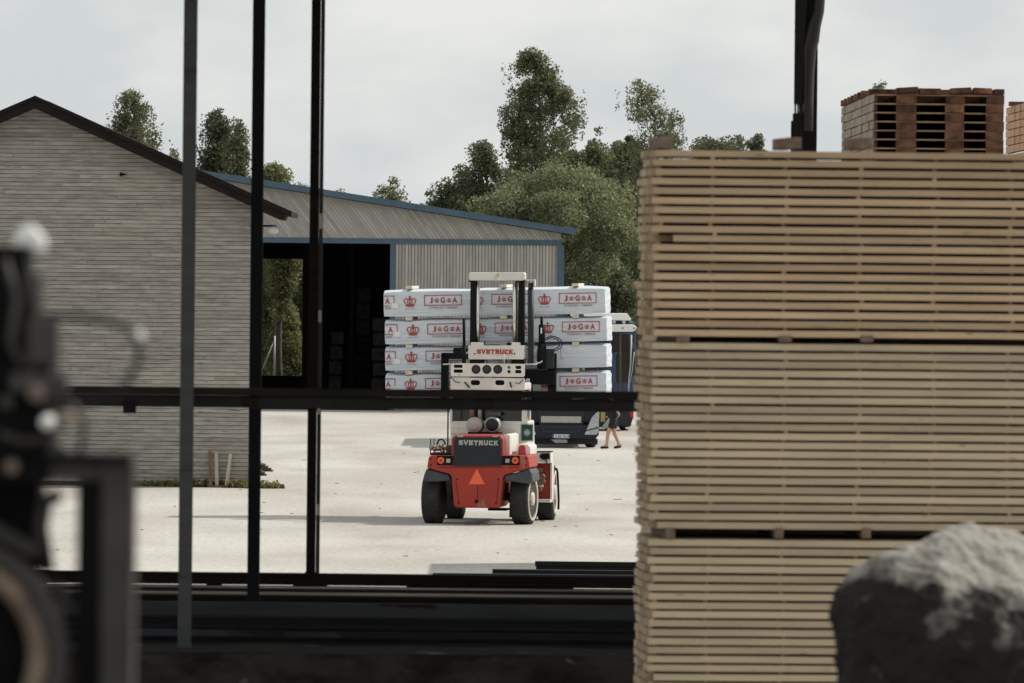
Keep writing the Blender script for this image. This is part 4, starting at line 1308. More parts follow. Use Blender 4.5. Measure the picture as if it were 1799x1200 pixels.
# ------------------------------------------------------------------ the load: four wrapped packages with bearers
PY0, PDEP = 4.42, 1.30
tilt = R(-1.25)
rows = [((674.5, 511), (1063.5, 505), (674.5, 556), (1063.5, 551)), ((676.5, 563), (1066.5, 557), (676.5, 604.5), (1066.5, 600)),
        ((677, 611), (1066, 604.5), (677, 651), (1066, 645.5)), ((677.5, 658), (1065.5, 652), (677.5, 700), (1065.5, 695))]
crown0 = [721, 726.5, 723.5, 722.5]
labs = ['white wrapped timber package on top of the forklift load', 'white wrapped timber package second from the top of the load', 'white wrapped timber package third down, its right half nearly blank', 'white wrapped timber package at the bottom of the load, half behind the rail']
Mtilt = None
load_origin = []
for k, (tl, tr2, bl, brr) in enumerate(rows):
    A, B, C, Dd = L(*tl, PY0), L(*tr2, PY0), L(*bl, PY0), L(*brr, PY0)
    ln = B.x - A.x
    ang = math.atan2(B.z - A.z, B.x - A.x)
    hgt = ((A.z - C.z) + (B.z - Dd.z)) / 2
    org = fr.o + fr.m @ Vector((C.x, PY0, C.z))
    pk = empty('timber_package', org, 0, labs[k], 'timber package', 'wrapped packages carried by the forklift')
    pk.rotation_euler = (Matrix.Rotation(FYAW, 3, 'Z') @ Matrix.Rotation(-ang, 3, 'Y')).to_euler()
    rr = random.Random(40 + k)
    # softly uneven wrapped body
    mb = MB()
    nx, ny, nz = 46, 6, 6
    g = np.random.default_rng(100 + k)
    bulge = g.normal(size=12) * .012
    tops = np.interp(np.linspace(0, 1, nx + 1), np.linspace(0, 1, 12), bulge)
    sag = np.interp(np.linspace(0, 1, nx + 1), np.linspace(0, 1, 9), np.abs(g.normal(size=9)) * .006)
    idx = {}

    def vert(i, j, q):
        key = (i, j, q)
        if key in idx: return idx[key]
        x, y, z = ln * i / nx, PDEP * j / ny, hgt * q / nz
        if q == nz: z += tops[i] * (1 - abs(2 * j / ny - 1) * .5) + (.015 if 0 < j < ny else -.035) - (.008 if i in (0, nx) else 0)
        if q == 0: z -= sag[i] * (1 if 0 < i < nx else 0)
        rr2 = .008
        if j == 0 and q in (0, nz): y += rr2
        if i == 0 and q in (0, nz): x += rr2
        if i == nx and q in (0, nz): x -= rr2
        if j == 0 and 0 < q < nz: y += .006 * math.sin(i * 1.7 + q * 2.1 + k) + .004 * math.sin(i * .6 - q)
        if i == nx: x += .008 * math.sin(q * 2.3 + j + k)
        idx[key] = mb.add([(x, y, z)])
        return idx[key]
    for i in range(nx):
        for j in range(ny):
            mb.face([vert(i, j, 0), vert(i, j + 1, 0), vert(i + 1, j + 1, 0), vert(i + 1, j, 0)], True)
            mb.face([vert(i, j, nz), vert(i + 1, j, nz), vert(i + 1, j + 1, nz), vert(i, j + 1, nz)], True)
    for i in range(nx):
        for q in range(nz):
            mb.face([vert(i, 0, q), vert(i + 1, 0, q), vert(i + 1, 0, q + 1), vert(i, 0, q + 1)], True)
            mb.face([vert(i, ny, q), vert(i, ny, q + 1), vert(i + 1, ny, q + 1), vert(i + 1, ny, q)], True)
    for j in range(ny):
        for q in range(nz):
            mb.face([vert(0, j, q), vert(0, j, q + 1), vert(0, j + 1, q + 1), vert(0, j + 1, q)], True)
            mb.face([vert(nx, j, q), vert(nx, j + 1, q), vert(nx, j + 1, q + 1), vert(nx, j, q + 1)], True)
    body = mb.build('wrapping', M_WRAP, pk)
    me = body.data
    me.set_sharp_from_angle(angle=R(40))
    # print: crown, framed J G A with small crowns, caption; repeats along the film
    s = F / (FO.y + 4.4)
    per = 118.4 / s / math.cos(R(6))
    x0c = (crown0[k] - tl[0]) / s
    zc = hgt * .56
    yf = -.016
    for rep in range(-1, 4):
        cx = x0c + rep * per
        bxc = cx + (779.5 - 721) / s
        bw_, bh = 65 / s, 17.5 / s
        blank = (k == 2 and rep >= 2)
        if not (k == 2 and rep >= 1) and 0.15 < cx < ln - .15:
            mb = MB(); crown_faces(mb, cx, zc + .01, .27, yf); mb.build('crown_emblem', M_PRINT, pk)
            mb = MB()
            for q in range(7):
                if q == 3: continue
                mb.stroke([(cx - .11 + q * .033, zc - .165), (cx - .092 + q * .033, zc - .165)], .014, yf)
            mb.build('small_print', M_PRINT2, pk)
        lo, hi = max(.01, bxc - bw_ / 2), min(ln - .02, bxc + bw_ / 2)
        if hi - lo < .05: continue
        lw = .017
        zf = zc + .02
        mb = MB()
        if k == 2 and rep == 2:
            lo = hi - bw_ if hi > bw_ else lo
            mb.stroke([(lo + .06, zf + bh / 2), (lo, zf + bh / 2), (lo, zf - bh / 2), (lo + .06, zf - bh / 2)], lw * .6, yf)
            mb.build('frame_print', M_PRINT2, pk)
            continue
        if blank: continue
        full = lo > .02
        mb.stroke([(lo, zf + bh / 2), (hi, zf + bh / 2)], lw, yf)
        mb.stroke([(lo, zf - bh / 2), (hi if full else hi - .1, zf - bh / 2)], lw, yf)
        mb.stroke([(hi, zf + bh / 2), (hi, zf - bh / 2 if full else zf - bh * .2)], lw, yf)
        if full: mb.stroke([(lo, zf + bh / 2), (lo, zf - bh / 2)], lw, yf)
        mb.build('frame_print', M_PRINT, pk)
        mb = MB()
        for (ch, fx_) in (('J', -.32), ('G', -.005), ('A', .32)):
            xx = bxc + fx_ * bw_
            if xx > .05: text_faces(mb, ch, xx, zf, bw_ * (.088 if ch == 'J' else .125), bh * .58, yf, .03)
        for fx_ in (-.17, .165):
            xx = bxc + fx_ * bw_
            if xx > .06: crown_faces(mb, xx, zf + .005, bw_ * .13, yf)
        mb.build('lettering', M_PRINT, pk)
        mb = MB()
        if full: text_faces(mb, 'SWEDISH TIMBER', bxc + .01, zf - bh / 2 - .052, bw_ * .78, .045, yf, .02)
        else: text_faces(mb, 'BER', .10, zf - bh / 2 - .052, .15, .045, yf, .02)
        mb.build('caption', M_PRINT2, pk)
    if k < 3:
        mb = MB(); tx = (697 - tl[0]) / s + (.05 if k else 0)
        mb.prism([(tx - .11, zc - .14), (tx + .04, zc - .15), (tx + .05, zc - .06), (tx - .03, zc - .02), (tx - .1, zc - .05)], yf - .004, yf)
        mb.build('white_tag', M_TAG, pk)
    # bearers under this package (and on top of the topmost)
    def bearer(px, zoff, lab, h):
        bx0 = (px - tl[0]) / s
        mb = MB(); mb.box(-.075, .075, -.03, PDEP + .02, 0, h)
        o = mb.build('bearer', M_PALEWOOD, None, .006)
        Mx = pk.rotation_euler.to_matrix()
        o.rotation_euler = pk.rotation_euler
        o.location = org + Mx @ Vector((bx0, 0, zoff))
        tag(o, lab, 'bearer', 'pale bearers between the wrapped packages')
    gap = .083
    pos_n = ['left', 'middle', 'right']
    for i, px in enumerate((719, 886, 1013)):
        if k == 0:
            bearer(px + .5, hgt + .03, ['pale bearer on top of the load nearest its blank-ended left side', 'pale bearer on top of the load just left of the forklift mast top', 'pale bearer on top of the load near its sunlit end'][i], .065)
        bearer(px, -.02 - gap, ['pale bearer at the left of the gap ', 'pale bearer behind the mast in the gap ', 'pale bearer at the right of the gap '][i] + ['below the top package', 'below the second package', 'below the third package', 'below the bottom package'][k], gap)

# ------------------------------------------------------------------ trucks
T1 = G(985, 787)
t1 = empty('truck', T1, 0, 'dark navy truck facing the camera, half hidden behind the loaded forklift', 'truck')
f1 = Fr(T1, 0)


def tbox(frm, root, name, mt, p0, p1, Y0, Y1, bevel=.02, parent=None):
    a, b = frm.L(p0[0], p0[1], Y0), frm.L(p1[0], p1[1], Y0)
    mb = MB(); mb.box(a.x, b.x, Y0, Y1, a.z, b.z)
    return mb.build(name, mt, parent or root, bevel)


def tprism(frm, root, name, mt, pts, Y0, Y1, bevel=.02, parent=None):
    mb = MB(); mb.prism([(frm.L(x, y, Y0).x, frm.L(x, y, Y0).z) for (x, y) in pts], Y0, Y1)
    return mb.build(name, mt, parent or root, bevel)


tprism(f1, t1, 'cab', M_NAVY, [(917, 745), (917, 600), (926, 572), (1044, 572), (1052, 600), (1052, 745)], .10, 2.3, .08)
tprism(f1, t1, 'windscreen', M_GLASS, [(923, 690), (926, 625), (1044, 625), (1047, 690)], .07, .12, .02)
tprism(f1, t1, 'bumper', M_NAVY, [(915, 746), (1053, 746), (1052, 765), (1044, 772), (926, 772), (917, 765)], -.02, .6, .05)
tprism(f1, t1, 'front_panel', M_TRIMBLACK, [(938, 700), (1034, 700), (1028, 726), (1022, 760), (950, 760), (944, 726)], .02, .10, .02)
tbox(f1, t1, 'light_bar', M_BEIGE, (950.5, 731), (1021, 743), -.03, .03, .01)
g1 = tprism(f1, t1, 'grille', M_BLACK, [(950, 746), (1023, 746), (1018, 757), (1012, 759.5), (961, 759.5), (955, 757)], .0, .06, .01)
mb = MB()
for pts in ([(951, 747), (955.5, 756.5), (961, 759), (1012, 759), (1018, 756.5), (1022, 747)], [(955, 750), (1018, 750)]):
    mb.tube([(f1.L(x, y, -.02).x, -.02, f1.L(x, y, -.02).z) for (x, y) in pts], .016, 6)
mb.build('grille_trim', M_FENDER, g1)
for mirr in (0, 1):
    pts = [(1027, 764), (1029, 758), (1040, 733), (1051, 722), (1053, 726), (1051, 760), (1048, 764)]
    if mirr: pts = [(1969 - x, y) for (x, y) in pts]
    h = tprism(f1, t1, 'headlight', M_HEADL, pts, -.035, .14, .02)
    bp_ = [(1029, 756), (1051, 750), (1051, 752), (1029, 758)]
    if mirr: bp_ = [(1969 - x, y) for (x, y) in bp_]
    tprism(f1, t1, 'light_divider', M_TRIMBLACK, bp_, -.045, .12, 0, h)
pl = tbox(f1, t1, 'number_plate', M_PLATE, (970, 762.8), (1000, 769.8), -.04, -.022, .002)
tbox(f1, t1, 'plate_band', M_PLATEBLUE, (970, 762.8), (973, 769.8), -.043, -.0405, 0, pl)
mb = MB()
c = f1.L(986.5, 766.3, -.04)
for i in range(6):
    xx = c.x - .17 + i * .068 + (.02 if i > 2 else 0)
    mb.stroke([(xx, c.z - .035), (xx + .018, c.z + .035), (xx + .036, c.z - .035)] if i % 2 else [(xx, c.z + .035), (xx, c.z - .035), (xx + .036, c.z - .02)], .014, -.042)
mb.build('plate_marks', M_DARKP, pl)
tprism(f1, t1, 'towing_step', M_BEIGE, [(967, 772), (980, 771), (996, 772), (997, 778), (976, 778.5)], .05, .3, .01)
tbox(f1, t1, 'under_run_bar', M_TRIMBLACK, (920, 770), (1050, 781), .25, .5, .02)
for x0 in (922, 1027):
    mb = MB(); c = f1.L(x0 + 10.5, 768.5, 1.4)
    mb.lathe([(c.x - .17, .33), (c.x - .18, .42), (c.x - .12, .5), (c.x + .12, .5), (c.x + .18, .42), (c.x + .17, .33)], 30, 'x', (0, 1.4, .5))
    wl = mb.build('wheel', M_TYRE, t1)
    mb = MB(); mb.lathe([(c.x - .14, .33), (c.x, .30), (c.x + .14, .33)], 24, 'x', (0, 1.4, .5)); mb.build('rim', M_RIM, wl)
mb = MB(); mb.box(-1.27, 1.27, 2.6, 13.5, 1.05, 3.95); mb.build('trailer', M_NAVY, t1, .05)
mb = MB(); mb.box(-1.1, 1.1, 2.3, 13.4, .55, 1.04); mb.build('trailer_frame', M_TRIMBLACK, t1)
for sx in (-1, 1):
    mb = MB()
    for y in (9.4, 10.7, 12.0):
        mb.lathe([(sx * .82, .33), (sx * .82, .46), (sx * .87, .5), (sx * 1.15, .5), (sx * 1.2, .46), (sx * 1.2, .33)], 26, 'x', (0, y, .5))
    mb.build('wheel_set', M_TYRE, t1)
    mb = MB(); mb.bar((sx * 1.22, .3, 2.9), (sx * 1.36, .15, 2.9), .05, .05); mb.box(sx * 1.30 - .08, sx * 1.30 + .08, .08, .2, 2.1, 2.85); mb.build('mirror', M_TRIMBLACK, t1, .02)

T2 = G(1053, 757)
t2 = empty('truck', T2, 0, 'second truck with white roof light bar, between the load and the lumber stack', 'truck')
f2 = Fr(T2, 0)
tprism(f2, t2, 'cab', M_NAVY2, [(992, 735), (990, 610), (997, 586), (1108, 586), (1113, 610), (1113, 735)], .12, 2.2, .06)
tprism(f2, t2, 'windscreen', M_GLASS, [(996, 672), (1000, 588), (1106, 588), (1109, 672)], .08, .14, .02)
for (a, b) in ((1088, 1092), (1070, 1074)):
    tprism(f2, t2, 'pillar', M_OLDPLANK if a > 1080 else M_NAVY2, [(a, 585), (b, 585), (b, 690), (a, 690)], .02, .07, .01)
tprism(f2, t2, 'roof', M_TRUCKWHITE, [(1000, 563), (1004, 551), (1102, 551), (1109, 561), (1108, 563)], .25, 2.1, .03)
tbox(f2, t2, 'roof_recess', M_TRIMBLACK, (1000, 562.5), (1106, 569.5), .35, 2.1, .0)
for x in (1020, 1050, 1079, 1096):
    c = f2.L(x, 566, .25)
    mb = MB(); mb.lathe([(.26, .05), (.28, .065), (.36, .065)], 14, 'y', (c.x, 0, c.z)); mb.build('roof_lamp', M_HEADL, t2)
sv = tprism(f2, t2, 'sun_visor', M_TRUCKWHITE, [(992, 583), (992, 571), (1112, 570), (1118, 574), (1118, 579), (1112, 583)], -.15, .30, .03)
for x in (1094, 1114):
    c = f2.L(x, 576.5, -.16)
    mb = MB(); mb.lathe([(-.162, .03), (-.155, .042)], 12, 'y', (c.x, 0, c.z)); mb.build('marker_lamp', M_GREYMETAL, sv)
tprism(f2, t2, 'side_frame', M_NAVY2, [(1066, 622), (1085, 618), (1085, 622), (1082, 624), (1082, 672), (1078, 676), (1066, 672)], .03, .10, .01)
mb = MB()
pts = [(1109, 588), (1108, 640), (1105, 668), (1104, 688)]
mb.tube([(f2.L(x, y, -.1).x, -.1, f2.L(x, y, -.1).z) for (x, y) in pts], .03, 8)
pts = [(1114, 618), (1111, 650), (1107, 672)]
mb.tube([(f2.L(x, y, -.14).x, -.14, f2.L(x, y, -.14).z) for (x, y) in pts], .018, 6)
mb.build('mirror_arm', M_GREYMETAL, t2)
tprism(f2, t2, 'mirror', M_TRIMBLACK, [(1106, 612), (1116, 612), (1116, 660), (1106, 664)], -.06, .1, .03)
tprism(f2, t2, 'front_panel', M_TRIMBLACK, [(992, 690), (1113, 690), (1112, 735), (1108, 748), (996, 748)], -.02, .12, .03)
tprism(f2, t2, 'lower_corner', M_REDLENS, [(1104, 716), (1113, 716), (1113, 736), (1107, 732)], -.05, .0, .01)
tbox(f2, t2, 'sticker', M_YELLOW, (1055.5, 724), (1063, 741), -.03, -.021, 0)
tprism(f2, t2, 'side_skirt', M_GREYMETAL, [(1056, 752), (1080, 720), (1084, 722), (1072, 752)], -.12, -.03, .01)
for x0 in (997, 1086):
    c = f2.L(x0 + 11, 740, 1.3)
    mb = MB(); mb.lathe([(c.x - .17, .33), (c.x - .18, .42), (c.x - .12, .5), (c.x + .12, .5), (c.x + .18, .42), (c.x + .17, .33)], 30, 'x', (0, 1.3, .5)); wl = mb.build('wheel', M_TYRE, t2)
    mb = MB(); mb.lathe([(c.x - .14, .33), (c.x, .30), (c.x + .14, .33)], 24, 'x', (0, 1.3, .5)); mb.build('rim', M_RIM, wl)
for x in (1058, 1104):
    tbox(f2, t2, 'foot_step', M_TRUCKWHITE, (x - 5, 750.5), (x + 5, 754), -.1, .1, .01)
mb = MB(); mb.box(-1.25, 1.25, 2.5, 11.5, 1.0, 3.7); mb.build('trailer', M_NAVY2, t2, .05)
mb = MB(); mb.box(-1.1, 1.1, 2.2, 11.4, .5, .99); mb.build('trailer_frame', M_TRIMBLACK, t2)
mb = MB()
for sx in (-1, 1):
    for y in (8, 9.3, 10.6):
        mb.lathe([(sx * .82, .33), (sx * .82, .46), (sx * .87, .5), (sx * 1.15, .5), (sx * 1.2, .46), (sx * 1.2, .33)], 26, 'x', (0, y, .5))
mb.build('wheel_set', M_TYRE, t2)

# ------------------------------------------------------------------ the walking person (head and chest are behind the rail)
PB = G(1077, 788.5)


def skin_obj(name, pts, edges, radii, mt, parent, root_i=0, sub=1):
    me = bpy.data.meshes.new(name)
    me.from_pydata(pts, edges, [])
    me.materials.append(mt)
    o = bpy.data.objects.new(name, me); COL.objects.link(o)
    if parent: o.parent = parent
    o.modifiers.new('skin', 'SKIN')
    if not me.skin_vertices:
        me.skin_vertices.new()
    for i, r_ in enumerate(radii):
        sv_ = me.skin_vertices[0].data[i]
        sv_.radius = (r_, r_) if not isinstance(r_, tuple) else r_
        sv_.use_root = (i == root_i)
        sv_.use_loose = False
    sb = o.modifiers.new('smooth', 'SUBSURF'); sb.levels = sub; sb.render_levels = sub
    for p in me.polygons: p.use_smooth = True
    return o


# local frame: walking towards -x, origin on the ground between the feet
J = dict(pel=(0, 0, .93), bel=(-.01, 0, 1.06), che=(-.02, 0, 1.28), nb=(-.03, 0, 1.45), ne=(-.04, 0, 1.52), hd=(-.06, 0, 1.60), ht=(-.06, 0, 1.70),
         lh=(0, -.10, .90), lk=(-.16, -.10, .49), la=(-.20, -.10, .09), lt=(-.38, -.10, .035), lhe=(-.16, -.10, .03),
         rh=(0, .10, .90), rk=(.04, .10, .48), ra=(.20, .10, .12), rt=(.05, .10, .03), rhe=(.25, .10, .08),
         ls=(-.02, -.20, 1.40), le=(.13, -.24, 1.14), lw=(.20, -.22, 1.06), lp=(.16, -.22, 1.02),
         rs=(-.02, .20, 1.40), re=(.06, .25, 1.12), rw=(-.14, .24, 1.00), rp=(-.21, .24, .98))
names = list(J)
rad = dict(pel=.125, bel=.115, che=.135, nb=.09, ne=.055, hd=.085, ht=.07, lh=.094, lk=.068, la=.042, lt=.028, lhe=.033, rh=.094, rk=.068, ra=.042, rt=.028, rhe=.033,
           ls=.055, le=.040, lw=.027, lp=.03, rs=.055, re=.040, rw=.027, rp=.03)
E = [('pel', 'bel'), ('bel', 'che'), ('che', 'nb'), ('nb', 'ne'), ('ne', 'hd'), ('hd', 'ht'), ('pel', 'lh'), ('lh', 'lk'), ('lk', 'la'), ('la', 'lt'), ('la', 'lhe'),
     ('pel', 'rh'), ('rh', 'rk'), ('rk', 'ra'), ('ra', 'rt'), ('ra', 'rhe'), ('nb', 'ls'), ('ls', 'le'), ('le', 'lw'), ('lw', 'lp'), ('nb', 'rs'), ('rs', 're'), ('re', 'rw'), ('rw', 'rp')]
for hnd, d0 in (('lp', Vector((-.7, 0, -.7))), ('rp', Vector((-.95, 0, -.2)))):
    b0 = Vector(J[hnd]); side = Vector((0, 1, 0))
    for q in range(5):
        off = side * (q - 2) * .017
        ln = [.045, .07, .078, .072, .055][q]
        if q == 0: a1 = b0 + side * -.035 - d0 * .01; a2 = a1 + d0 * .03 + side * -.01
        else: a1 = b0 + off + d0 * .045; a2 = a1 + d0 * ln * .6 + Vector((0, 0, -.018))
        J[hnd + 'f%d' % q] = tuple(a1); J[hnd + 'g%d' % q] = tuple(a2)
        rad[hnd + 'f%d' % q] = .009; rad[hnd + 'g%d' % q] = .008
        E += [(hnd, hnd + 'f%d' % q), (hnd + 'f%d' % q, hnd + 'g%d' % q)]
names = list(J)
person = skin_obj('person', [J[n] for n in names], [(names.index(a), names.index(b)) for a, b in E], [rad[n] for n in names], M_SKIN, None, 0, 2)
person.location = PB
tag(person, 'person in dark shorts and black shoes walking past the trucks', 'person')


def limb(name, keys, mt, radii, sub=2, pts=None):
    p = pts or [J[k] for k in keys]
    return skin_obj(name, p, [(i, i + 1) for i in range(len(p) - 1)], radii, mt, person, 0, sub)


skin_obj('shorts', [J['pel'], J['bel'], (-.01, -.10, .86), (-.10, -.10, .60), (.02, .10, .86), (.03, .10, .60)], [(0, 1), (0, 2), (2, 3), (0, 4), (4, 5)], [.15, .13, .115, .10, .115, .10], M_CLOTH, person, 0, 2)
skin_obj('shirt', [(-.005, 0, .92), J['bel'], J['che'], J['nb'], J['ls'], (.07, -.23, 1.26), J['rs'], (.02, .235, 1.24)], [(0, 1), (1, 2), (2, 3), (3, 4), (4, 5), (3, 6), (6, 7)], [.19, .185, .185, .12, .085, .075, .085, .075], M_CLOTH, person, 0, 2)
limb('shoe', None, M_SHOE, [.045, .05, .04], 2, [(-.13, -.10, .045), (-.22, -.10, .055), (-.40, -.10, .035)])
limb('shoe', None, M_SHOE, [.045, .05, .04], 2, [(.27, .10, .085), (.18, .10, .065), (.02, .10, .035)])
limb('sock', None, M_CLOTH, [.046, .046], 1, [(-.20, -.10, .08), (-.19, -.10, .17)])
limb('sock', None, M_CLOTH, [.046, .046], 1, [(.20, .10, .11), (.175, .10, .20)])
limb('hair', None, M_HAIR, [.075, .085], 2, [(-.045, 0, 1.66), (-.03, 0, 1.69)])

g_ = np.random.default_rng(5)
mb = MB()
for q in range(60):
    x, y = g_.uniform(-9, 8), g_.uniform(164, 262)
    a = g_.uniform(0, 3.14); l_ = g_.uniform(.015, .05) * (1 + (g_.uniform() < .12) * 2.5)
    d = Vector((math.cos(a), math.sin(a), 0)) * l_
    mb.cur = float(g_.uniform())
    mb.bar((x - d.x, y - d.y, .012), (x + d.x, y + d.y, .010), .04, .012)
tag(mb.build('wood_scraps', M_REDPLANK), 'small dark wood scraps and bark strewn over the yard', 'debris', None, 'stuff')

# ------------------------------------------------------------------ steel deck, posts and rail in front
def post_at(px, py, D, wpx, mt, lab, top_py=-60):
    b = P(px, py, D)
    tx = b.x
    ws = wpx / (F / D)
    root = empty('steel_post', (tx, D, b.z), 0, lab, 'post')
    h = P(px, top_py, D).z - b.z + .6
    mb = MB(); mb.box(-ws / 2, ws / 2, 0, ws * .9, 0, h)
    mb.build('shaft', mt, root, .006)
    mb = MB(); mb.box(-ws * .62, ws * .62, -.02, ws, 0, .012); mb.build('base_plate', mt, root)
    return root, ws, h


p1, w1, h1 = post_at(323.5, 1146, 65.0, 23.5, M_STEELB, 'blue grey steel post standing nearest, in front of the long rail')
p2, w2, h2 = post_at(444.5, 1056, 75.0, 21.5, M_STEEL, 'black steel post standing between the two other posts')
p3, w3, h3 = post_at(545.5, 1007, 81.0, 16, M_RUST, 'rusty black post with a narrow pale-marked strip, farthest of the three')
s3 = F / 81.0
mb = MB(); mb.box(w3 / 2 + .004, w3 / 2 + .04, .01, .06, 0, h3); fs = mb.build('flange', M_HOSEC, p3)
for (ya, yb) in ((375, 402), (545, 566), (886, 905), (716, 728)):
    z0, z1 = P(556, yb, 81).z - p3.location.z, P(556, ya, 81).z - p3.location.z
    mb = MB(); mb.box(w3 / 2 + .006, w3 / 2 + .036, .004, .009, z0, z1); mb.build('pale_mark', M_PALEWOOD, p3)

# long rail across the view, fixed behind the nearest post
RD = 65.4
rz0 = P(600, 683, RD).z
rb_ = P(600, 718, RD).z
rl = empty('steel_rail', (P(600, 700, RD).x, RD, rb_), 0, 'long dark horizontal steel rail crossing in front of house and forklift', 'rail')
hh = rz0 - rb_
mb = MB()
mb.box(-9, 9, -.10, .06, hh * .62, hh)
mb.build('top_flange', M_RUST, rl, .006)
mb = MB(); mb.box(-9, 9, -.05, .03, 0, hh * .62 - .003); mb.build('web', M_RAILWEB, rl, .004)
for x in (-1.62,):
    mb = MB(); mb.box(x - .05, x + .05, -.07, -.052, -.05, hh * .3); mb.build('bracket', M_BLACK, rl)
for i_, x in enumerate((-7.5, -4.6, -3.2, -.7, 1.1, 3.0, 6.0)):
    mb = MB(); mb.box(x - .06, x + .06, -.062, -.0515, hh * .08, hh * .55); o = mb.build('splice_plate', M_RUST, rl, .003)
    for (bx2, bz2) in ((-.035, .2), (.035, .2), (-.035, .45), (.035, .45)):
        mb = MB(); mb.lathe([(-.072, .006), (-.07, .011), (-.06, .011)], 8, 'y', (x + bx2, 0, hh * bz2)); mb.build('bolt', M_RUST, o)
# green plate hanging from the rail
gp = P(926, 760, RD - .1)
sR = F / RD
gpo = empty('green_plate', (gp.x, RD - .12, gp.z), 0, 'small green plate with pale round centre hanging below the rail', 'plate')
mb = MB(); mb.box(-11 / sR, 11 / sR, -.004, .004, -15 / sR, 15 / sR); mb.build('plate', M_GREEN, gpo, .003)
mb = MB(); mb.disc(0, 0, 5.5 / sR, -.006, 16); mb.build('pale_disc', M_PALEGREEN, gpo)
mb = MB(); mb.tube([(0, 0, 15 / sR), (0, .02, rb_ - gp.z + .02)], .003, 5); mb.build('wire', M_BLACK, gpo)

# deck beams (each lies across the deck, left to right)
def deck_beam(py0, py1, D, dep, mt, lab, name='deck_beam', x0=-11.0, x1=7.0, bevel=.004):
    a, b = P(700, py0, D), P(700, py1, D)
    mb = MB(); mb.box(x0, x1, D, D + dep, b.z, a.z)
    o = mb.build(name, mt, None, bevel)
    return tag(o, lab, 'beam' if 'rail' not in name else 'rail')


deck_beam(1010, 1030, 80.9, .25, M_RUST, 'farthest black beam of the deck, edging the bright yard')
deck_beam(1033, 1036, 79.5, .06, M_RAIL, 'thin brown rail just behind the two worn rails', 'deck_rail')
deck_beam(1043, 1047.5, 78.3, .08, M_RAIL, 'upper of the worn brown rails on the deck', 'deck_rail')
deck_beam(1049.5, 1060, 77.0, .15, M_RUST, 'black beam between the worn rails and the blue grey beam')
db = deck_beam(1061.5, 1085, 74.4, .20, M_STEELB, 'wide blue grey beam along the middle of the deck')
deck_beam(1095, 1098, 71.5, .08, M_RUST, 'thin dark rail close under the blue grey beam', 'deck_rail')
deck_beam(1106, 1110, 70.2, .08, M_DECK, 'thin black rail before the slate reflection', 'deck_rail')
deck_beam(1122, 1130, 68.0, .10, M_DECK, 'black beam before the nearest post foot')
deck_beam(1138, 1143, 66.4, .10, M_RUST, 'thin dark rail behind the bark dusted beam', 'deck_rail')
a = P(700, 1149, 64.3)
mb = MB()
nseg = 60
for i in range(nseg):
    x0, x1 = -11 + 18 * i / nseg, -11 + 18 * (i + 1) / nseg
    j0, j1 = [.006 * math.sin(q * 1.9) + .004 * math.sin(q * 5.3) for q in (i, i + 1)]
    mb.hexa([(x0, 64.3, a.z - .9), (x1, 64.3, a.z - .9), (x1, 65.6, a.z - .9), (x0, 65.6, a.z - .9), (x0, 64.3, a.z + j0), (x1, 64.3, a.z + j1), (x1, 65.6, a.z + j1), (x0, 65.6, a.z + j0)])
tag(mb.build('deck_edge_beam', M_KERB), 'thick bark dusted beam along the near edge of the deck', 'beam')
dz = P(700, 1150, 66).z
mb = MB(); mb.box(-11, 7, 76.55, 80.6, P(700, 1031.0, 80.6).z - .06, P(700, 1031.0, 80.6).z); tag(mb.build('deck_plate', M_DECK), 'narrow black deck floor under the farthest rails', 'deck')
mb = MB(); mb.box(-11, 7, 65.65, 76.5, dz - .45, dz - .10); tag(mb.build('deck_plate', M_DECK), 'black oily deck floor under the beams and rails', 'deck')
for (px_, w_) in ((376, .07), (545, .16), (770, .30), (915, .5)):  # dark blocks added in place of shadows that break the bright gap
    q = P(px_, 1031, 80.7)
    mb = MB(); mb.box(q.x - w_, q.x + w_, 80.62, 80.86, q.z - .08, P(700, 1029, 80.7).z + .02)
    tag(mb.build('shadow_block', M_RUST), {376: 'small dark block standing in for a shadow under the farthest deck beam between the first two posts', 545: 'dark block standing in for a shadow under the farthest deck beam at the rusty post', 770: 'long dark block standing in for a shadow under the farthest deck beam below the forklift', 915: 'longest dark block standing in for a shadow under the farthest deck beam near the steel lengths'}[px_], 'block')
# slate coloured patches painted in for reflections on the deck
for (pa, pb, pc, pd, lab) in (((240, 1104), (450, 1108), (460, 1119), (240, 1119), 'long slate grey painted reflection on the deck beside the nearest post'), ((500, 1112), (588, 1112), (603, 1120), (498, 1120), 'short slate grey painted reflection on the deck right of the second post')):
    D = 68.9
    c = [P(*q, D) for q in (pa, pb, pc, pd)]
    mb = MB(); mb.prism([(q.x, q.z) for q in c], D, D + .015)
    tag(mb.build('reflection_patch', M_SHEEN), lab, 'sheet')  # not a real sheet, stands in for a reflection on the deck
# deck legs down to the yard
for x in (-10, -4.5, .5, 6):
    for D in (66.5, 80.95):
        mb = MB(); mb.box(x - .1, x + .1, D, D + .2, 0, dz - .46 if D < 70 else P(700, 1030, 80.9).z)
        mb.box(x - .2, x + .2, D - .1, D + .3, 0, .02)
        tag(mb.build('support_post', M_STEEL), 'square steel post carrying the deck from below', 'post', 'steel posts under the deck', 'thing')
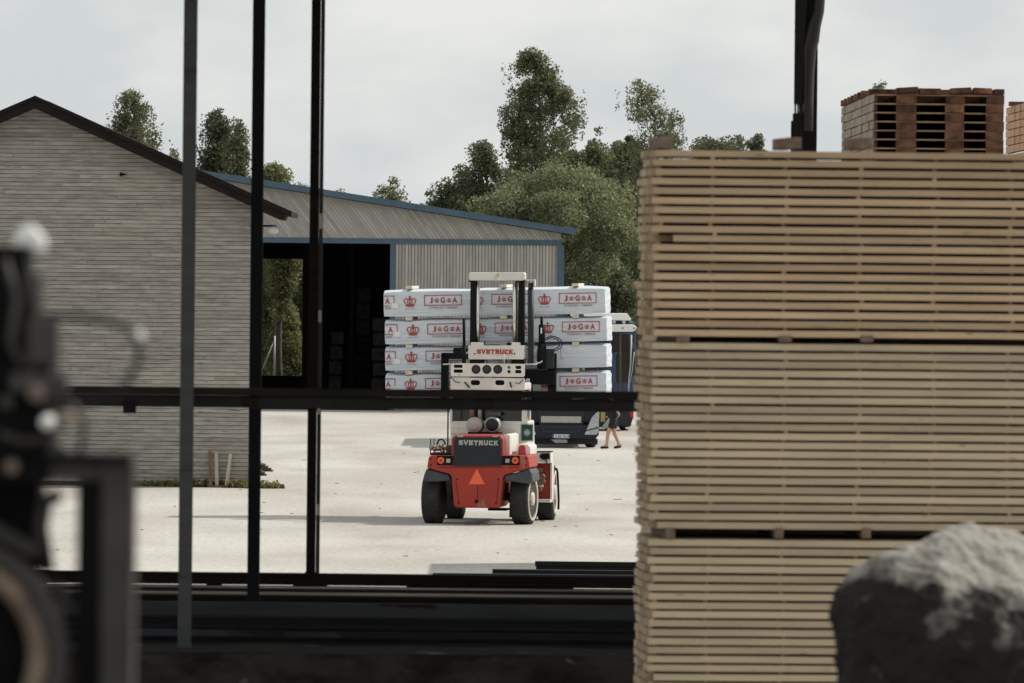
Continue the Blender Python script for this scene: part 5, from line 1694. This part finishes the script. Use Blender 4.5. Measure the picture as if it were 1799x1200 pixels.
# unseen roof added above the picture to keep the deck in shade
mb = MB()
zc_ = 9.6
for i in range(60):
    x0 = -14 + i * .5
    mb.hexa([(x0, 60, zc_), (x0 + .25, 60, zc_ + .05), (x0 + .25, 96, zc_ + .35), (x0, 96, zc_ + .3), (x0, 60, zc_ + .03), (x0 + .25, 60, zc_ + .08), (x0 + .25, 96, zc_ + .38), (x0, 96, zc_ + .33)])
    mb.hexa([(x0 + .25, 60, zc_ + .05), (x0 + .5, 60, zc_), (x0 + .5, 96, zc_ + .3), (x0 + .25, 96, zc_ + .35), (x0 + .25, 60, zc_ + .08), (x0 + .5, 60, zc_ + .03), (x0 + .5, 96, zc_ + .33), (x0 + .25, 96, zc_ + .38)])
tag(mb.build('shade_roof', M_ROOFTILE), 'unseen corrugated roof added above the deck for its shade', 'roof', None, 'thing')

# black steel lengths lying on the yard beyond the deck
for (px0, y0, y1, D, lab, n) in ((940, 986, 1003, 158.5, 'bundle of thick black steel lengths lying on the yard', 3), (865, 1000, 1008, 156.0, 'thin black steel length in front of the thick bundle', 1), (760, 1007, 1012, 153.5, 'flat black strip of steel nearest the deck edge', 1)):
    a, b = P(px0, y0, D), P(px0, y1, D)
    mb = MB()
    hgt = max(a.z, .03)
    for q in range(n):
        z0, z1 = hgt * q / n, hgt * (q + 1) / n - .006
        mb.box(a.x + .02 * (q % 2), a.x + 6, D + .02 * q, D + .35 - .02 * q, z0, z1)
    mb.box(a.x + .2, a.x + .3, D + .36, D + .4, 0, hgt * .9)
    tag(mb.build('steel_length', M_BLACK, None, .012), lab, 'steel')

# ------------------------------------------------------------------ lumber packages
def board_mesh(L_, seed, w_=.145, t=.040):
    g = random.Random(seed)
    n = 14
    bm = MB()
    dz = [g.uniform(-.0009, .0009) for _ in range(n + 1)]
    dy = [g.uniform(-.0015, .0015) for _ in range(n + 1)]
    for i in range(n + 1):
        x = L_ * i / n
        bm.add([(x, dy[i], dz[i]), (x, w_ + dy[i], dz[i]), (x, w_ + dy[i], t + dz[i]), (x, dy[i], t + dz[i])])
    for i in range(n):
        a, b = i * 4, (i + 1) * 4
        for q in range(4):
            r_ = (q + 1) % 4
            bm.face((a + q, b + q, b + r_, a + r_)[::-1] if False else (a + r_, a + q, b + q, b + r_)[::-1])
    bm.face((0, 3, 2, 1)[::-1]); bm.face((n * 4, n * 4 + 1, n * 4 + 2, n * 4 + 3))
    me = bpy.data.meshes.new('board')
    me.from_pydata(bm.v, [], bm.f)
    bmm = bmesh.new(); bmm.from_mesh(me); bmesh.ops.recalc_face_normals(bmm, faces=list(bmm.faces)); bmm.to_mesh(me); bmm.free()
    me.materials.append(M_BOARD); me.materials.append(M_BOARDEND)
    at = me.attributes.new('rnd', 'FLOAT', 'FACE')
    at.data.foreach_set('value', [g.random() for _ in me.polygons])
    for p in me.polygons:
        if abs(p.normal.x) > .9: p.material_index = 1
    me.update()
    return me


BL = 4.8
BOARDS = [board_mesh(BL, 200 + i) for i in range(8)]
BOARDS_WARM = [me_.copy() for me_ in BOARDS]
for me_ in BOARDS_WARM:
    me_.materials[0] = M_BOARDW
mb = MB(); mb.box(-.0125, .0125, .008, 1.19, 0, .0205); STICK = mb.build('sticker', M_STICK)
stick_me = STICK.data
bpy.data.objects.remove(STICK)
SYAW = R(3.6)
SD = 56.0


def lumber_package(px, py_top, py_bot, nlay, lab, seed, fr_=.72, warm=False, visible=True, group='stickered packages in the big stack', shift=0.0):
    a = P(px, py_top, SD); b = P(px, py_bot, SD)
    g = random.Random(seed)
    root = empty('lumber_package', (a.x, SD, b.z), SYAW, lab, 'lumber package', group)
    tot = a.z - b.z
    pit = tot / (nlay - 1 + fr_)
    tb = pit * fr_
    zs_ = tb / .040
    ncol = 8
    rest = MB()
    stick_x = [.03, .385, .875, 1.36, 1.86, 2.36, 2.85, 3.4]
    for i in range(nlay):
        z = i * pit
        for c in range(ncol):
            jx = g.gauss(0, .009) + (0.0 if c == 0 else -.012 * g.random())
            if g.random() < .06: jx += g.uniform(.02, .07)
            if lab.startswith('topmost') and i == nlay - 10 and c == 0: jx = .13
            if c < 5 and visible:
                o = bpy.data.objects.new('board', (BOARDS_WARM if warm else BOARDS)[g.randrange(8)])
                COL.objects.link(o)
                o.parent = root
                o.location = (jx, c * .15 + g.uniform(-.004, .004), z + g.uniform(-.0015, .0015))
                o.scale = (1, 1, zs_)
            else:
                rest.cur = g.random()
                rest.box(jx, BL + jx, c * .15, c * .15 + .145, z, z + tb)
        if i < nlay - 1 and visible:
            for sx in stick_x:
                if sx > 2.9: continue
                o = bpy.data.objects.new('sticker', stick_me)
                COL.objects.link(o); o.parent = root
                o.location = (sx + g.uniform(-.018, .018), (-.004 if g.random() < .16 else g.uniform(.012, .05)), z + tb + .0002)
                o.scale = (1, .985, (pit - tb) / .0208)
            rest.cur = .3
        if i < nlay - 1:
            for sx in stick_x:
                if sx > 2.9 or not visible:
                    rest.box(sx - .012, sx + .012, .02, 1.18, z + tb + .001, z + pit - .001)
    o = rest.build('boards', M_BOARD, root)
    o['kind'] = 'stuff'
    return root, pit


lumber_package(1150, 263, 590, 20, 'topmost stickered lumber package of the big stack, warm brown', 1, .67, True)
lumber_package(1146, 602, 928, 21, 'middle stickered lumber package of the big stack, above the boulder', 2)
lumber_package(1142, 947, 1274, 21, 'lowest visible stickered lumber package, partly behind the boulder', 3)
zlow = P(1146, 1290, SD).z
# plain packages below the picture that carry the stack
hh_ = zlow / 3
for i in range(3):
    mb = MB()
    z0 = i * hh_
    for q in range(18):
        mb.box(0, BL, 0, 1.2, z0 + .08 + q * (hh_ - .1) / 18, z0 + .08 + q * (hh_ - .1) / 18 + .038)
    for sx in (.2, 1.1, 2.2, 3.4, 4.5):
        mb.box(sx, sx + .08, .01, 1.19, z0, z0 + hh_ - .02)
    o = mb.build('lumber_package', M_BOARD)
    o.location = (P(1146, 900, SD).x, SD, 0); o.rotation_euler = (0, 0, SYAW)
    tag(o, 'lumber package at the hidden foot of the big stack', 'lumber package', 'lumber packages at the foot of the big stack')
for (k_, zt_, n_) in ((0, P(1150, 268, SD).z, 9),):
    mb = MB(); g_ = random.Random(8)
    z = 0.02
    while z < zt_ - .05:
        mb.cur = g_.random()
        mb.box(.0 + g_.uniform(0, .02), BL, 0, 1.2, z, z + .0400)
        z += .0402
    o = mb.build('lumber_stack', M_BOARD)
    o.location = (P(1172, 900, SD).x - 1.21 * math.sin(SYAW), SD + 1.21, 0); o.rotation_euler = (0, 0, SYAW)
    tag(o, 'tight lumber stack hidden directly behind the big stickered stack', 'lumber stack')
smat = Matrix.Rotation(SYAW, 3, 'Z')


def stack_bearer(px, py, h, lab, w_=.085, yoff=-.02, ln=1.26, up=0.0, skew=0.0):
    a = P(px, py, SD)
    mb = MB(); mb.box(-w_ / 2, w_ / 2, 0, ln, 0, h)
    o = mb.build('bearer', M_BEARER, None, .006)
    o.location = (a.x, SD + yoff + (a.x - .93) * math.tan(SYAW), a.z + up)
    o.rotation_euler = (0, 0, SYAW + skew)
    return tag(o, lab, 'bearer', 'bearers of the big lumber stack')


for (x, lab, sk) in ((1170, 'dark bearer on top of the lumber stack at its corner, below the forked birch', .0), (1397, 'dark bearer on top of the lumber stack under the black mast', .02), (1524, 'dark bearer on top of the lumber stack before the pallets', .02)):
    stack_bearer(x, 262, .075, lab, .085, .0, .95, .003, sk)
for (x, lab) in ((1200, 'bearer under the topmost package near the stack corner'), (1380, 'bearer under the topmost package, second from the corner'), (1524, 'bearer under the topmost package, third from the corner')):
    stack_bearer(x, 601.5, .042, lab)
for (x, lab) in ((1178, 'brown bearer under the middle package near the stack corner'), (1369, 'brown bearer under the middle package, second from the corner'), (1523, 'brown bearer under the middle package, just left of the boulder top')):
    stack_bearer(x, 946.5, .066, lab, .06)

# ------------------------------------------------------------------ pallets on a tall stack behind, black mast
PD = 107.0
X0 = P(1533, 215, PD).x
Wp = P(1764, 215, PD).x - X0
z_top = P(1650, 166, PD).z
pp = .1115
n_vis = 8


def make_pallet(side_mat):
    root = empty('pallet', (0, 0, 0))
    mb = MB()
    for q in range(6):
        y = .01 + q * .188
        mb.box(0.022, Wp, y, y + .15, pp - .022, pp - .002)
    mb.build('deck', M_PALLETDECK, root)
    for (xa, xb) in ((.024, .06), (.30, .56), (.93, 1.17), (1.45, Wp)):
        mb = MB(); mb.box(xa * Wp / 1.68 if xb < Wp else xa * Wp / 1.68, xb * Wp / 1.68 if xb < Wp else xb - .004, -.01 if xa > .1 else .03, 1.1, 0, pp - .023 if xa > .1 else pp - .0005)
        mb.build('bearer', M_PALLET, root)
    mb = MB(); mb.box(0, .02, -.001, 1.1115, .010, pp - .004); mb.build('side_board', side_mat, root)
    return root


def place_pallets(proto, x, y, zt_, n, labs, group, g):
    for i in range(n):
        o = proto if proto.get('used') is None else copy_tree(proto)
        proto['used'] = 1
        o.location = (x + g.uniform(-.006, .006), y, zt_ - (i + 1) * pp)
        tag(o, labs(i), 'pallet', group)


g = random.Random(77)
proto = make_pallet(M_PALLETSIDE)
ordn = ['topmost', 'second from the top', 'third from the top', 'fourth from the top', 'fifth from the top', 'sixth from the top', 'seventh from the top', 'eighth from the top']
place_pallets(proto, X0, PD, z_top, n_vis, lambda i: 'dark pallet in the nearest pallet stack, ' + ordn[i], 'pallets in the nearest stack', g)
for k in range(1, 9):
    place_pallets(proto, X0 + g.uniform(-.008, .008), PD + k * 1.112, z_top + 0, n_vis, lambda i: 'weathered pallet in the stacks hidden behind the nearest pallet stack', 'pallets in the stacks behind', g)
    mb = MB(); mb.box(X0 - .05 * (k > 1), X0 + Wp, PD + k * 1.112 + .1, PD + k * 1.112 + .35, z_top + .0005, z_top + .085)
    o = mb.build('cover_board', M_PALLET, None, .004)
    tag(o, ['', 'long dark board capping the pallet stacks, nearest and most visible', 'board end capping the second pallet stack, stepped behind', 'board end capping the third pallet stack', 'board end capping the fourth pallet stack', 'board end capping the fifth pallet stack', 'board end capping the sixth pallet stack', 'board end capping the seventh pallet stack', 'board end capping the farthest pallet stack'][k], 'board', 'boards capping the pallet stacks')
for (xa, xb, rot, lab) in ((.31, .58, -4, 'tilted wood block on the pallet stack above its first bearer'), (.60, .87, 0, 'reddish wood block lying in the middle of the top pallet'), (1.0, 1.26, -3, 'tilted wood block on the pallet stack above its middle bearer'), (1.29, 1.52, 2, 'wood block on the pallet stack left of its end bearer'), (1.55, 1.68, 0, 'dark wood block at the end of the top pallet')):
    mb = MB(); mb.box(-(xb - xa) / 2 * Wp / 1.68, (xb - xa) / 2 * Wp / 1.68, 0, .5, .003, .075)
    o = mb.build('wood_block', M_PALLET, None, .008)
    o.location = (X0 + (xa + xb) / 2 * Wp / 1.68, PD - .03, z_top + (.012 if rot else 0)); o.rotation_euler = (0, R(rot), 0)
    tag(o, lab, 'block', 'loose wood blocks on the pallet stack')
proto2 = make_pallet(M_PALLETORANGE)
X2 = 7.13
z2 = P(1799, 186, 122).z
for k in range(0, 7):
    place_pallets(proto2, X2 + g.uniform(-.01, .01), 116 + k * 1.112, z2, 6, lambda i: 'orange brown pallet in the stack cut off by the picture edge', 'orange pallets at the picture edge', g)
mb = MB(); mb.box(X2 - .05, X2 + 1.7, 122, 122.4, z2 + .0005, z2 + .06); tag(mb.build('cover_board', M_PALLET), 'board capping the orange pallet stack at the picture edge', 'board')


def plain_stack(name, x0, x1, y0, y1, top, lab):
    mb = MB()
    n = int(top / .062)
    pit = top / n
    for i in range(n):
        if (i % 20) == 19:
            for q in range(4):
                x = x0 + (x1 - x0) * (q + .5) / 4
                mb.box(x - .05, x + .05, y0, y1, i * pit, (i + 1) * pit)
        else:
            mb.box(x0, x1, y0, y1, i * pit, i * pit + pit * .68)
            for q in range(5):
                x = x0 + .1 + (x1 - x0 - .2) * q / 4
                mb.box(x - .02, x + .02, y0 + .01, y1 - .01, i * pit + pit * .68, (i + 1) * pit)
    o = mb.build(name, M_BOARD)
    return tag(o, lab, 'lumber stack')


plain_stack('lumber_stack', X0 + .02, X0 + Wp, PD + .05, PD + 10.0, z_top - n_vis * pp - .001, 'tall lumber stack hidden behind the big stack, carrying the dark pallets')
plain_stack('lumber_stack', X2 + .02, X2 + 1.66, 116.05, 124.4, z2 - 6 * pp - .001, 'tall lumber stack carrying the orange pallets at the picture edge')
plain_stack('lumber_stack', 2.9, 8.0, 161.0, 167.0, 4.7, 'lumber stack hidden in the yard, its shadow reaching out beside the steel')

# black mast with a hydraulic hose cover, behind the stack
MD = 97.5
sM = F / MD
ms = empty('crane_mast', (P(1415, 250, MD).x, MD, 0), 0, 'black crane mast with bulging hose cover standing behind the lumber stack', 'crane')
mX, mO = ms.location.x, ms.location


def mpt(x, y, dy=0.0):
    c = P(x, y, MD)
    return (c.x - mX, dy, c.z)


mb = MB()
for (pa, pb) in ((((1398, -60), (1420, -60)), ((1395.5, 183), (1409, 183))),):
    mb.prism([(mpt(*pa[0])[0], mpt(*pa[0])[2]), (mpt(*pa[1])[0], mpt(*pa[1])[2]), (mpt(*pb[1])[0], mpt(*pb[1])[2]), (mpt(*pb[0])[0], mpt(*pb[0])[2])], .0, .18)
mb.build('upper_beam', M_MASTD, ms, .008)
mb = MB()
a, b = mpt(1397.5, 183, .08), mpt(1397.5, 202, .08)
mb.tube([a, b], .012, 8); a, b = mpt(1404, 183, .08), mpt(1404, 202, .08); mb.tube([a, b], .022, 8)
mb.build('piston_rod', M_GREYMETAL, ms)
mb = MB()
a, b = mpt(1393.5, 199), mpt(1409, 260)
mb.box(a[0], b[0], .0, .18, 0, a[2]); a2 = mpt(1390, 212); mb.box(a2[0], a[0] - .002, .02, .1, a2[2] - .6, a2[2])
mb.build('lower_beam', M_MASTD, ms, .008)
mb = MB()
a, b = mpt(1408, 0), mpt(1436, 260)
mb.box(a[0], b[0], .2, .36, 0, mpt(1420, -60)[2])
mb.build('rear_column', M_MASTD, ms, .008)
mb = MB()
pts = [(1440, -50), (1441, -10), (1439, 20), (1431, 45), (1426, 70), (1421, 90), (1420, 130), (1419, 180), (1418, 230)]
mb.tube([mpt(x, y, .06) for (x, y) in pts], [.062, .062, .06, .075, .088, .085, .07, .068, .068], 12)
mb.build('hose_cover', M_HOSEC, ms)

# ------------------------------------------------------------------ near platform, boulder and machine (close to the camera)
FZ = 4.0
mb = MB(); mb.box(-9, 9, -3, 36.0, FZ - .25, FZ)
structure(mb.build('platform', M_CONC))
mb = MB()
for x in (-8.5, -3, 3, 8.5):
    for y in (0, 17, 35.5):
        mb.box(x - .2, x + .2, y - .2, y + .2, 0, FZ - .252)
structure(mb.build('platform_support', M_CONC))

BDST = 34.0
sB = F / BDST
bc = P(1690, 1130, BDST)
from mathutils import noise as mnoise
bm = bmesh.new()
kB = 34.0 / 24.0
rim = [(1464, 1078, 0), (1470, 1150, 0), (1478, 1035, .02), (1500, 1002, .04), (1548, 984, .02), (1604, 962, .06), (1712, 925, .10), (1800, 950, .15), (1880, 990, .1), (1930, 1085, 0), (1925, 1220, 0),
       (1850, 1300, 0), (1700, 1330, 0), (1540, 1300, 0), (1475, 1220, 0)]
front = [(1560, 990, -.10), (1640, 1026, -.18), (1745, 1096, -.235), (1835, 1108, -.23), (1505, 1055, -.14), (1600, 1200, -.25), (1800, 1250, -.24), (1500, 1200, -.13), (1690, 1120, -.26), (1570, 1075, -.215)]
for (x, y, d) in rim + front:
    q = P(x, y, BDST)
    bm.verts.new((q.x - bc.x, d * kB, q.z - bc.z))
for (x, y, d) in rim:
    q = P(1690 + (x - 1690) * .85, 1130 + (y - 1130) * .85, BDST)
    bm.verts.new((q.x - bc.x, .38 * kB + d, q.z - bc.z))
hres = bmesh.ops.convex_hull(bm, input=list(bm.verts))
bmesh.ops.delete(bm, geom=[v for v in bm.verts if not v.link_faces], context='VERTS')
bmesh.ops.triangulate(bm, faces=list(bm.faces))
for it in range(5):
    ed = [e for e in bm.edges if e.calc_length() > .028]
    if not ed: break
    bmesh.ops.subdivide_edges(bm, edges=ed, cuts=1)
    bmesh.ops.triangulate(bm, faces=[f for f in bm.faces if len(f.verts) > 3])
bmesh.ops.smooth_vert(bm, verts=list(bm.verts), factor=.12, use_axis_x=True, use_axis_y=True, use_axis_z=True)
bm.normal_update()
rg = lambda p, f, o_: 1 - 2 * abs(mnoise.noise(p * f + Vector((o_, 1.3, 2.1))))
for v in bm.verts:
    p = v.co
    v.co = p + v.normal * (.022 * mnoise.noise(p * 3.5 + Vector((4, 4, 1))) + .014 * rg(p, 6, 3) + .010 * rg(p, 14, 9) + .006 * mnoise.noise(p * 34))
bmesh.ops.recalc_face_normals(bm, faces=list(bm.faces))
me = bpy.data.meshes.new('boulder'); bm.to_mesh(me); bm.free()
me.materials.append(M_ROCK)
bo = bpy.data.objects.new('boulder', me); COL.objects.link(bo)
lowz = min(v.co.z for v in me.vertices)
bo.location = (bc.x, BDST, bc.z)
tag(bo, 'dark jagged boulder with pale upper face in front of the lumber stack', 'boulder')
mb = MB(); mb.box(-.42, .42, -.3, .3, FZ + .001, bc.z + lowz + .02)
o = mb.build('concrete_block', M_CONC, None, .02); o.location = (bc.x, BDST, 0)
tag(o, 'concrete block under the boulder, below the picture', 'block', None, 'thing')

# machine at the left edge, far out of focus
KD = 14.5
sK = F / KD
mc = empty('wheeled_machine', (P(60, 900, KD).x, KD, FZ), 0, 'dark blurred machine with hose loop and tan wheel at the left edge', 'machine')
kx = mc.location.x


def kp(x, y, dy=0.0):
    c = P(x, y, KD)
    return (c.x - kx, dy, c.z - FZ)


def kbox(name, mt, x0, y0, x1, y1, d0, d1, bevel=.006, floor=False):
    a, b = kp(x0, y0), kp(x1, y1)
    mb = MB(); mb.box(a[0], b[0], d0, d1, 0.001 if floor else b[2], a[2])
    return mb.build(name, mt, mc, bevel)


kbox('body', M_MACH, -140, 430, 40, 690, .05, .3)
kbox('body_side', M_MACHGREY, 40, 480, 62, 660, .12, .28)
kbox('lower_body', M_MACH, -140, 640, 85, 850, .0, .32)
mb = MB(); mb.prism([(kp(x, y)[0], kp(x, y)[2]) for (x, y) in ((14, 440), (26, 398), (50, 394), (72, 418), (74, 438), (56, 446), (40, 432))], .10, .17)
mb.build('filler_cap', M_MACHBRIGHT, mc, .008)
for (pts, r_, m_) in (([(10, 455), (30, 520), (20, 600), (48, 660)], .006, M_HOSEC), ([(50, 470), (66, 540), (58, 640), (80, 720)], .005, M_MACHGREY), ([(95, 700), (130, 712), (150, 745), (140, 800)], .006, M_HOSEC), ([(0, 760), (40, 775), (90, 770), (120, 800)], .006, M_HOSEC)):
    mb = MB(); mb.tube([kp(x, y, -.02) for (x, y) in pts], r_, 8); mb.build('pipe', m_, mc)
kbox('clamp_plate', M_HOSEC, 52, 560, 104, 640, -.03, .05)
kbox('clamp_plate', M_HOSEC, 20, 655, 120, 690, -.04, .04)
pts = [kp(x, y, .12) for (x, y) in ((55, 560), (100, 556), (160, 560), (215, 575), (240, 605), (238, 640), (215, 680), (180, 702), (140, 712), (70, 720))]
mb = MB(); mb.tube(pts, [.0065] * 10, 10); mb.build('hose', M_HOSE, mc)
mb = MB(); mb.tube([kp(236, 582, .11), kp(245, 600, .11)], .007, 10); mb.build('hose_highlight', M_MACHBRIGHT, mc)  # bright piece standing in for the highlight on the hose bend
for (x, y, r_, mt) in ((85, 741, .012, M_MACHBRIGHT), (66, 690, .016, M_TAN), (118, 735, .012, M_TAN), (14, 706, .012, M_MACHGREY), (22, 820, .012, M_TAN)):
    c = kp(x, y)
    mb = MB(); mb.lathe([(-.06, .003), (-.055, r_ * .8), (-.04, r_), (.05, r_)], 14, 'y', c); mb.build('bolt_head', mt, mc)
kbox('frame_top', M_MACHGREY, 30, 812, 200, 846, .02, .12)
kbox('frame_top_edge', M_MACH, 40, 797, 232, 812, -.01, .14)
kbox('frame_leg', M_MACH, 134, 846, 178, 1200, .03, .14, .004, True)
kbox('frame_leg', M_MACHGREY, 178, 812, 232, 1200, .01, .13, .006, True)
kbox('guard', M_MACH, -140, 846, 62, 1010, .1, .3)
mb = MB(); mb.tube([kp(78, 1010, .1), kp(66, 930, .1), kp(74, 885, .1), kp(100, 870, .1)], .014, 10); mb.build('grey_pipe', M_MACHGREY, mc)
mb = MB(); mb.tube([kp(-60, 900, .05), kp(0, 945, .05), kp(60, 975, .05)], .018, 10); mb.tube([kp(88, 1030, .05), kp(118, 1058, .05)], .014, 10); mb.build('light_strip', M_MACHGREY, mc)
c = kp(-95, 1150)
mb = MB(); mb.lathe([(-.02, .140), (-.045, .148), (-.06, .163), (-.05, .176), (.10, .176), (.12, .163), (.1, .145)], 64, 'y', (c[0], .0, c[2]), True, False); wt = mb.build('wheel', M_TAN, mc)
mb = MB(); mb.lathe([(-.04, .176), (-.06, .19), (-.04, .204), (.09, .204), (.09, .176)], 64, 'y', (c[0], .0, c[2]), True, False); mb.build('tyre', M_HOSEC, wt)
mb = MB(); mb.lathe([(-.02, .02), (-.02, .142), (.05, .142)], 40, 'y', (c[0], .0, c[2])); mb.build('wheel_disc', M_MACH, wt)
mb = MB(); a = kp(-95, 1150); mb.box(a[0] - .1, a[0] + .05, .1, .3, .001, a[2]); mb.build('stand', M_MACH, mc)
